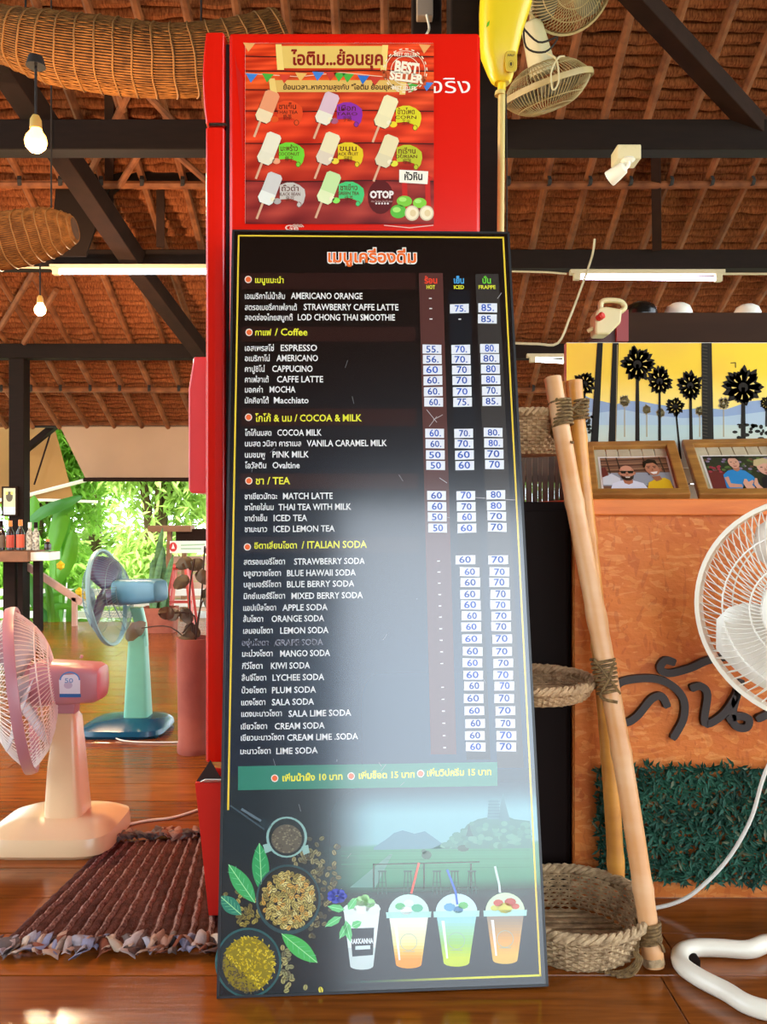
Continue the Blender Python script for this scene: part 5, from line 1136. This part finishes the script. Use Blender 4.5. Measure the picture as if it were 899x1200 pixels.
lash(onp(1103), onp(1080), .0225, 6, [[onp(1085)+V(-.02, -.015, 0), onp(1095)+V(.01, -.024, 0), onp(1112)+V(.02, -.012, 0)]])
MB().tube([onp(1137)+dp*.004, onp(1120)], .0205, 14).build('end_wrap', m_wick2, rk, smooth=True)
lash(onq(1048), onq(1030), .020, 5)
for k in range(4):
    e0 = onp(1090)+V(-.02, -.012, 0); MB().tube(smoothpath([e0, e0+V(-.008-.003*k, -.01, -.03), P(752-k*2, 1125, 1.5), V(P(742-3*k, 0, 1.49).x, 1.49+.004*k, .006), V(P(722-6*k, 0, 1.49).x, 1.485+.006*k, .005)], 4), .0028, 5).build('rope_end', m_cord, rk, smooth=True)

# ================================================================== RAG RUG
m_rug = mat('rag_rug', '5c3830', .95, spec=.1, col2='40241f', nscale=50, bump=.5, bscale=220, rnd=.15)
m_rugl = mat('rag_rug_light', 'a07a70', .95, spec=.1, col2='5c3c36', nscale=160, bump=.5, bscale=220, rnd=.15)
t = rug = thing('rag_rug', 'brown braided rag rug with loose fabric fringe lying below the cream-based fan', 'rug', (-.55, 1.84, 0))
N_ = 24
A0, A1 = P(-2, 1118, 1.585), P(128, 992, 2.09)           # left edge, near and far
B0, B1 = V(-.300, 1.600, 0), V(-.395, 2.12, 0)
A0.z = A1.z = 0
MB().add([A0+V(0, 0, .002), B0+V(0, 0, .002), B1+V(0, 0, .002), A1+V(0, 0, .002), A0+V(0, 0, .004), B0+V(0, 0, .004), B1+V(0, 0, .004), A1+V(0, 0, .004)], [(0, 3, 2, 1), (4, 5, 6, 7), (0, 1, 5, 4), (1, 2, 6, 5), (2, 3, 7, 6), (3, 0, 4, 7)]).build('backing', m_rug, rug)
for k in range(N_):
    f0 = (k+.5)/N_; s0 = A0.lerp(B0, f0); s1 = A1.lerp(B1, f0); hw = (B0-A0).length/N_*(.36 if k % 2 else .64)
    light = k % 2 == 1; n = 110; vs = []; fs = []
    for i in range(n+1):
        t_ = i/n; p = s0.lerp(s1, t_); bmp = (.0038*abs(sin(i*.8)) if light else .0012*sin(i*1.9+k)); ww = hw*(1+.08*sin(i*.8+1))
        hh = .0085+bmp+(0 if light else -.0015)+.0012*sin(t_*9+k*.7)
        for (dx, dz) in ((-1, .002), (-.62, hh*.75), (0, hh), (.62, hh*.75), (1, .002)): vs.append(p+V(dx*ww+.0012*sin(i*.5), .0016*dx*(1 if light else 0), dz))
    for i in range(n):
        for j in range(4): e = i*5+j; fs.append((e, e+1, e+6, e+5))
    MB().add(vs, fs).build('braid', m_rugl if light else m_rug, rug, smooth=True)
rn = random.Random(21)
cols_f = ['a8908c', '84523f', '9a9098', 'bca492', '7c3c24', '9c6e5c', '7c7890', '54342c', 'b08c78', '5e4c48']
mf = [mat('fabric_%s' % c, c, .9, bump=.3, bscale=90, noise=.15) for c in cols_f]
def strip(p, d, L, w, m):
    c = []; q = V(*p); dd = V(*d).normalized(); ph = rn.uniform(0, 6); n = 9
    vs = []; fs = []; sdv = dd.cross(V(0, 0, 1)).normalized()
    for i in range(n):
        t_ = i/(n-1); z = .006+.016*abs(sin(t_*pi*1.3+ph*.2))*(1-t_*.5)+.003*rn.random(); tw = .6*sin(ph+t_*2.4)
        cc = q+dd*L*t_+sdv*.008*sin(ph+t_*3); s2 = (sdv*cos(tw)+V(0, 0, 1)*sin(tw)); vs += [V(*(cc-s2*w*.5+V(0, 0, z))), V(*(cc+V(0, 0, z+.003))), V(*(cc+s2*w*.5+V(0, 0, z)))]
    vs = [V(v.x, v.y, max(v.z, .0015)) for v in vs]
    for i in range(n-1): e = i*3; fs += [(e, e+1, e+4, e+3), (e+1, e+2, e+5, e+4)]
    o = MB().add(vs, fs).build('fringe_strip', m, rug, smooth=True); sm = o.modifiers.new('thickness', 'SOLIDIFY'); sm.thickness = .0012; sm.offset = 1
for k in range(44):
    f_ = k/43; p = A0.lerp(B0, f_*.97)+V(rn.uniform(-.008, .008), .008, .0); big = rn.random() < .45
    strip(p, (rn.uniform(-.7, .7), -1, 0), rn.uniform(.035, .07), rn.uniform(.022, .04) if big else rn.uniform(.010, .018), rn.choice(mf))
for k in range(36):
    f_ = k/35; p = A1.lerp(B1, f_*.97)+V(rn.uniform(-.008, .008), -.008, 0)
    strip(p, (rn.uniform(-.8, .8), 1, 0), rn.uniform(.03, .07), rn.uniform(.012, .034), rn.choice([mf[1], mf[7], mf[9], mf[3], mf[5], mf[7], mf[9]]))
# ================================================================== CLAY POT WITH VINE
m_clay = mat('clay_cylinder', 'a85844', .85, col2='8c4438', nscale=7, bump=.3, bscale=30)
Yc = 2.9; q = V(P(228, 0, Yc).x, Yc, 0)
t = thing('clay_pot_plant', 'tall reddish clay cylinder pot with a dark vine, standing beside the cooler', 'plant pot', q)
hp = P(0, 747, Yc).z
MB().lathe([(0, 0), (.060, 0), (.062, .006), (.062, .03), (.058, .036), (.060, hp*.5), (.064, hp-.008), (.064, hp), (.056, hp), (.054, hp-.03), (0, hp-.03)], q, n=32).build('pot', m_clay, t, smooth=True)
m_vine = mat('vine_leaf', '4c4a30', .55, col2='5c3c28', nscale=6); m_stem = mat('vine_stem', '3a2418', .8)
rn = random.Random(31)
for (x1, y1, x2, y2) in [(222, 700, 228, 655), (236, 700, 240, 640), (228, 722, 205, 718), (234, 715, 245, 690), (226, 730, 214, 742)]:
    MB().tube(smoothpath([q+V(0, 0, hp-.04), P(x1, y1, Yc), P(x2, y2, Yc)], 4), .003, 6).build('vine_stem', m_stem, t, smooth=True)
    for _ in range(3):
        f_ = rn.uniform(.5, 1.05); c = P(x1+(x2-x1)*f_, y1+(y2-y1)*f_, Yc)+V(rn.uniform(-.015, .015), rn.uniform(-.02, .02), rn.uniform(-.01, .01))
        d = V(rn.uniform(-1, 1), rn.uniform(-.4, .2), rn.uniform(-.8, .6)).normalized()
        bigleaf([c, c+d*.03, c+d*.06+V(0, 0, -.01)], .024, V(0, -1, .3)).build('leaf', m_vine, t, smooth=True)
c = P(158, 738, 3.02); bigleaf([P(170, 735, 2.98), c, P(150, 752, 3.0)], .03, V(0, -1, .3)).build('leaf', m_vine, t, smooth=True)
MB().tube(smoothpath([q+V(0, 0, hp-.04), P(200, 735, 2.95), P(166, 736, 2.98)], 4), .0022, 6).build('vine_stem', m_stem, t, smooth=True)
# ================================================================== FISH TRAPS UNDER THE ROOF
m_trap = mat('trap_splint', '86592f', .8, spec=.15, col2='5c3a1e', nscale=30, rnd=.12); m_trapin = mat('trap_lining', '5c3820', .9, noise=.4, nscale=30); m_hoop = mat('trap_hoop', '7c5630', .7, spec=.2)
def trap(path, radii, label, loc, hoops):
    t = thing('fish_trap', label, 'fish trap', loc, 'woven fish traps hung under the roof')
    c = smoothpath(path, 6); n = len(c); kr = len(radii)-1
    rr = [radii[min(int(i/(n-1)*kr), kr-1)]*(1-(i/(n-1)*kr-min(int(i/(n-1)*kr), kr-1)))+radii[min(int(i/(n-1)*kr), kr-1)+1]*(i/(n-1)*kr-min(int(i/(n-1)*kr), kr-1)) for i in range(n)]
    MB().tube(c, [r*.97 for r in rr], 32).build('lining', m_trapin, t, smooth=True)
    fr = []
    prev = None
    for i in range(n):
        tg = (c[min(i+1, n-1)]-c[max(i-1, 0)]).normalized(); u = tg.cross(V(0, 0, 1)).normalized(); fr.append((u, tg.cross(u)))
    b = MB()
    for k in range(84):
        a_ = 2*pi*k/84; b.tube([c[i]+(fr[i][0]*cos(a_)+fr[i][1]*sin(a_))*(rr[i]+.0015*(1 if (i+k) % 2 else -1)) for i in range(n)], .0028, 4)
    b.build('splints', m_trap, t, kind='stuff')
    for h in range(hoops):
        f_ = (h+.5)/hoops*(n-1); i = int(f_); g_ = f_-i; j = min(i+1, n-1); cc = c[i].lerp(c[j], g_); r_ = rr[i]*(1-g_)+rr[j]*g_
        MB().tube([cc+(fr[i][0]*cos(2*pi*k/36)+fr[i][1]*sin(2*pi*k/36))*(r_+.004)+V(.003*sin(k*.9), 0, 0) for k in range(36)], .0035, 5, closed=True).build('hoop', m_hoop, t, smooth=True)
    for f_ in (.25, .75):
        i = int(f_*(n-1)); top = c[i]+V(0, 0, rr[i]); MB().tube([top, V(top.x, top.y, roofz(top.y)-.02)], .004, 5).build('hanging_cord', m_binding, t)
    return t
trap([P(-70, 20, 2.9), P(0, 40, 2.9), P(60, 56, 2.9), P(130, 66, 2.92), P(200, 72, 2.95), P(270, 66, 3.0), P(330, 52, 3.05)], [.02, .09, .118, .125, .12, .12, .12], 'long woven fish trap hung under the thatch above the large glowing bulb', P(100, 60, 2.9), 20)
trap([P(-120, 300, 3.6), P(-40, 290, 3.6), P(20, 280, 3.6), P(60, 272, 3.6), P(88, 268, 3.6)], [.08, .115, .12, .105, .05], 'shorter woven fish trap hung below the timber beam, beside the small bulb', P(20, 280, 3.6), 12)
# ================================================================== LAMPS
m_bulb = mat('bulb_glass', 'ffdca0', .3, emit='ffb648', estr=5); m_bulb2 = mat('bulb_glass_small', 'ffdcc0', .3, emit='ffb878', estr=4.5); m_brass = mat('socket_cream', 'c8a050', .5)
def bulb(px, py, Y, r, m, top, label, en, col):
    c = P(px, py, Y); t = thing('light_bulb', label, 'light bulb', c, 'bulbs hanging from the roof')
    MB().lathe([(0, -r), (r*.5, -r*.87), (r*.87, -r*.5), (r, 0), (r*.87, r*.5), (r*.55, r*.95), (r*.45, r*1.3)], c, V(.05, 0, 1), 24).build('glass', m, t, smooth=True)
    MB().lathe([(r*.5, r*1.15), (r*.55, r*1.2), (r*.5, r*2.0), (r*.3, r*2.4), (0, r*2.4)], c, V(0, 0, 1), 18).build('socket', m_brass, t, smooth=True)
    e = V(c.x, c.y, P(0, top, Y).z); MB().tube([c+V(0, 0, r*2.3), e], .004, 6).build('flex', m_binding, t)
    MB().lathe([(0, .0), (.03, .0), (.022, .03), (0, .035)], e, n=16).build('ceiling_rose', m_binding, t, smooth=True)
    ld = bpy.data.lights.new('bulb_light', 'POINT'); ld.energy = en; ld.color = col; ld.shadow_soft_size = r; lo = bpy.data.objects.new('bulb_light', ld); COL.objects.link(lo); lo.location = c+V(0, 0, -r-.03); attach(lo, t)
bulb(42, 166, 2.5, .034, m_bulb, 78, 'large glowing warm bulb hanging before the upper timber beam', 45, (1, .62, .28))
bulb(47, 363, 4.1, .030, m_bulb2, 300, 'small glowing bulb hanging lower, below the shorter fish trap', 70, (1, .7, .42))
m_tube = mat('tube_glass', 'ffffff', .4, emit='eef4ff', estr=9); m_tube2 = mat('tube_glass_violet', 'ffffff', .4, emit='e4d8ff', estr=9); m_fix = mat('fixture_cream', 'b8a888', .5)
def tubelamp(x0, x1, py, Y, m, label, en):
    a_ = P(x0, py, Y); b2 = P(x1, py+ (2 if x0 > 600 else 0), Y); t = thing('tube_lamp', label, 'lamp', a_.lerp(b2, .5), 'fluorescent tubes under the beams')
    MB().box(a_.x-.04, b2.x+.04, Y-.01, Y+.035, a_.z+.02, a_.z+.048).build('fixture', m_fix, t, bevel=.003)
    MB().tube([a_, b2], .013, 12).build('tube', m, t, smooth=True)
    for q_ in (a_, b2): MB().box(q_.x-.02, q_.x+.02, Y-.016, Y+.02, q_.z-.016, a_.z+.022).build('tube_holder', m_fix, t, bevel=.002)
tubelamp(66, 262, 319, 4.85, m_tube, 'long bright white tube lamp under the middle beam beside the cooler', 8)
tubelamp(676, 842, 325, 4.85, m_tube2, 'violet-white tube lamp under the beam above the high shelf', 8)
tubelamp(624, 663, 422, 5.9, m_tube, 'short distant white tube lamp seen beside the palm painting', 4)
MB().tube(smoothpath([P(600, 318, 4.84), P(640, 319, 4.84), P(664, 321, 4.84)], 4), .006, 6).build('cable', m_fix, ce); MB().tube([P(845, 321, 4.84), P(960, 321, 4.84)], .007, 6).build('cable', m_fix, ce)
MB().tube([P(-40, 312, 4.84), P(66, 314, 4.84)], .007, 6).build('cable', m_fix, ce)
MB().tube(smoothpath([P(697, 280, 4.6), P(694, 300, 4.6), P(682, 335, 4.5), P(668, 372, 4.4), P(654, 402, 4.4), P(630, 403, 4.4), P(600, 402, 4.4)], 4), .007, 6).build('conduit', m_fix, ce, smooth=True)
# ================================================================== YELLOW FAN BODY ON A POLE, ROOF FANS
m_yel = mat('yellow_plastic', 'e0c020', .3, noise=.06, nscale=8, spec=.5); m_yel2 = mat('yellow_patch', 'c8a838', .4); m_polec = mat('cream_pole', 'c8b068', .35)
Yy = 2.35
t = yf = thing('pole_fan', 'yellow fan body with control patch on a thin cream pole beside the cooler', 'fan', (P(580, 0, Yy).x, Yy, 0))
R_ = V(1, 0, 0); F_ = V(0, 1, 0)
MB().loft([(P(603, -60, Yy), R_, F_, 0.0819, 0.0600), (P(596, -20, Yy), R_, F_, 0.0807, 0.0600), (P(592, 10, Yy), R_, F_, 0.0749, 0.0580), (P(587, 40, Yy), R_, F_, 0.0620, 0.0500), (P(585, 65, Yy), R_, F_, 0.0526, 0.0450), (P(587, 85, Yy), R_, F_, 0.0386, 0.0340), (P(588, 94, Yy), R_, F_, 0.0304, 0.0280), (P(588, 98, Yy), R_, F_, 0.0211, 0.0200)], 28, 3.2).build('motor_housing', m_yel, yf, smooth=True)
MB().lathe([(.012, -.02), (.012, .02)], P(588, 99, Yy), n=14).build('collar', m_yel, yf, smooth=True)
MB().tube([P(588, 104, Yy), V(P(582, 0, Yy).x, Yy, 0)], .0105, 12).build('pole', m_polec, yf, smooth=True)
MB().lathe([(0, .012), (.014, .012), (.016, 0), (0, 0)], P(586, 112, Yy)+V(0, 0, 0), n=14).build('ring_clip', m_polec, yf, smooth=True)
MB().lathe([(0, .02), (.055, .015), (.06, 0)], V(P(582, 0, Yy).x, Yy+.0, 0), n=28).build('foot', m_polec, yf, smooth=True)
MB().loft([(P(599, 72, Yy-.030), R_, V(0, 0, 1), .018, .032), (P(599, 72, Yy-.055), R_, V(0, 0, 1), .016, .029)], 18, 4).build('control_patch', m_yel2, yf)
a = Art(Matrix.Translation((0, Yy-.0555, 0)), .0003); a.text('HALF', 595, 66, 603, 2.6, '3a3020', 1, .02); a.ell(599, 75, 1.2, 2.4, '3a2c14', 1); a.ring(599, 75, 3, 4.4, .5, '8c7830', 1, 16)
a.build('control_print', m_inkflat, yf)
MB().tube(smoothpath([P(593, 110, 2.36), P(594, 190, 2.36), P(594, 300, 2.36)], 3), .0022, 5).build('cord', m_binding, yf)
MB().prism([P(571, 27, 2.29), P(574, 24, 2.29), P(573, 30, 2.29), P(570, 32, 2.29)], V(0, -.001, 0)).build('paint_fleck', m_ban, yf)
m_cagey = mat('cage_dusty', 'b09868', .5, noise=.2); m_motorw = mat('dusty_white', 'c8b890', .5, noise=.2, nscale=6)
def rooffan(c, ax, R, label, Y, topz):
    t = thing('roof_fan', label, 'fan', c, 'fans hung from the roof')
    fan_head(t, c, ax, R, m_cagey, m_cagey, mat('dusty_blade', '6c6048', .5), m_cagey, nw=70, dep=.09, wr=.0016, rimw=.012)
    a_ = V(*ax).normalized(); m0 = c-a_*.06
    motor(t, m0, m0-a_*.22, .055, .055, .042, .042, m_motorw, 3)
    e = m0-a_*.2; MB().tube([e, V(e.x+.02, e.y+.03, roofz(e.y+.03)-.03)], .012, 10).build('hanging_rod', m_motorw, t, smooth=True)
    return t
c1 = P(641, 104, 3.55); rooffan(c1, V(.30, .26, -.90), .20, 'dusty cage fan tilted downwards from the roof, just above the timber beam', 3.55, 0)
rf = P(620, 60, 3.4)
MB().tube(smoothpath([rf+V(-.06, -.1, .06), rf+V(.02, -.1, -.02), rf+V(.10, -.1, .0), rf+V(.05, -.1, -.06), rf+V(-.03, -.1, -.04), rf+V(-.04, -.1, .08)], 5), .004, 6).build('cable', m_binding, ce)
MB().tube(smoothpath([P(640, 62, 3.3), P(652, 70, 3.3), P(655, 95, 3.3), P(648, 105, 3.3), P(646, 85, 3.3), P(654, 68, 3.3), P(662, 66, 3.3)], 5), .004, 6).build('cable', m_motorw, ce)
c2 = P(667, -20, 3.4); rooffan(c2, V(.15, -.75, -.62), .19, 'cream cage fan hung highest under the roof, cut off by the photo top', 3.4, 0)
# camera with junction box, meter box
m_cctv = mat('cctv_cream', 'd8c8a0', .4)
Yv = 3.72
t = thing('security_camera', 'small white security camera with junction box fixed beneath the timber beam', 'camera', P(736, 180, Yv))
MB().box(P(723, 0, Yv).x, P(751, 0, Yv).x, Yv-.01, Yv+.1, P(0, 187, Yv).z, P(0, 170, Yv).z).build('junction_box', m_cctv, t, bevel=.006)
for px in (732, 743): MB().lathe([(0, -.004), (.008, -.004), (.009, 0)], P(px, 174, Yv-.011), V(0, -1, 0), 12).build('screw_cap', m_motorw, t)
MB().lathe([(.03, 0), (.034, -.008), (.02, -.02), (0, -.02)], P(736, 186, Yv+.01), V(0, 0, 1), 20).build('mount_ring', m_white, t, smooth=True)
MB().tube(smoothpath([P(736, 188, Yv), P(736, 194, Yv), P(731, 199, Yv)], 4), .010, 10).build('swivel_arm', m_white, t, smooth=True)
ca, cb2 = P(733, 195, Yv), P(714, 210, Yv+.05)
MB().tube([ca, ca.lerp(cb2, .1), ca.lerp(cb2, .5), ca.lerp(cb2, .95), cb2], [.016, .028, .034, .038, .036], 20).build('camera_body', m_white, t, smooth=True)
dcam = (cb2-ca).normalized(); MB().tube([cb2-dcam*.01, cb2+dcam*.004], .030, 20).build('lens', mat('lens_black', '1c1c1c', .1), t)
t = thing('switch_box', 'grey electrical box with a wire on the dark post above the cooler', 'electrical box', P(497, 10, 2.69))
MB().box(P(488, 0, 2.69).x, P(507, 0, 2.69).x, 2.66, 2.70, P(0, 18, 2.66).z, P(0, -14, 2.66).z).build('box', mat('box_grey', '8c7c70', .5), t, bevel=.004)
MB().tube(smoothpath([P(500, 18, 2.66), P(502, 26, 2.6), P(503, 34, 2.5), P(500, 40, 2.4)], 4), .004, 6).build('wire', m_white, t)
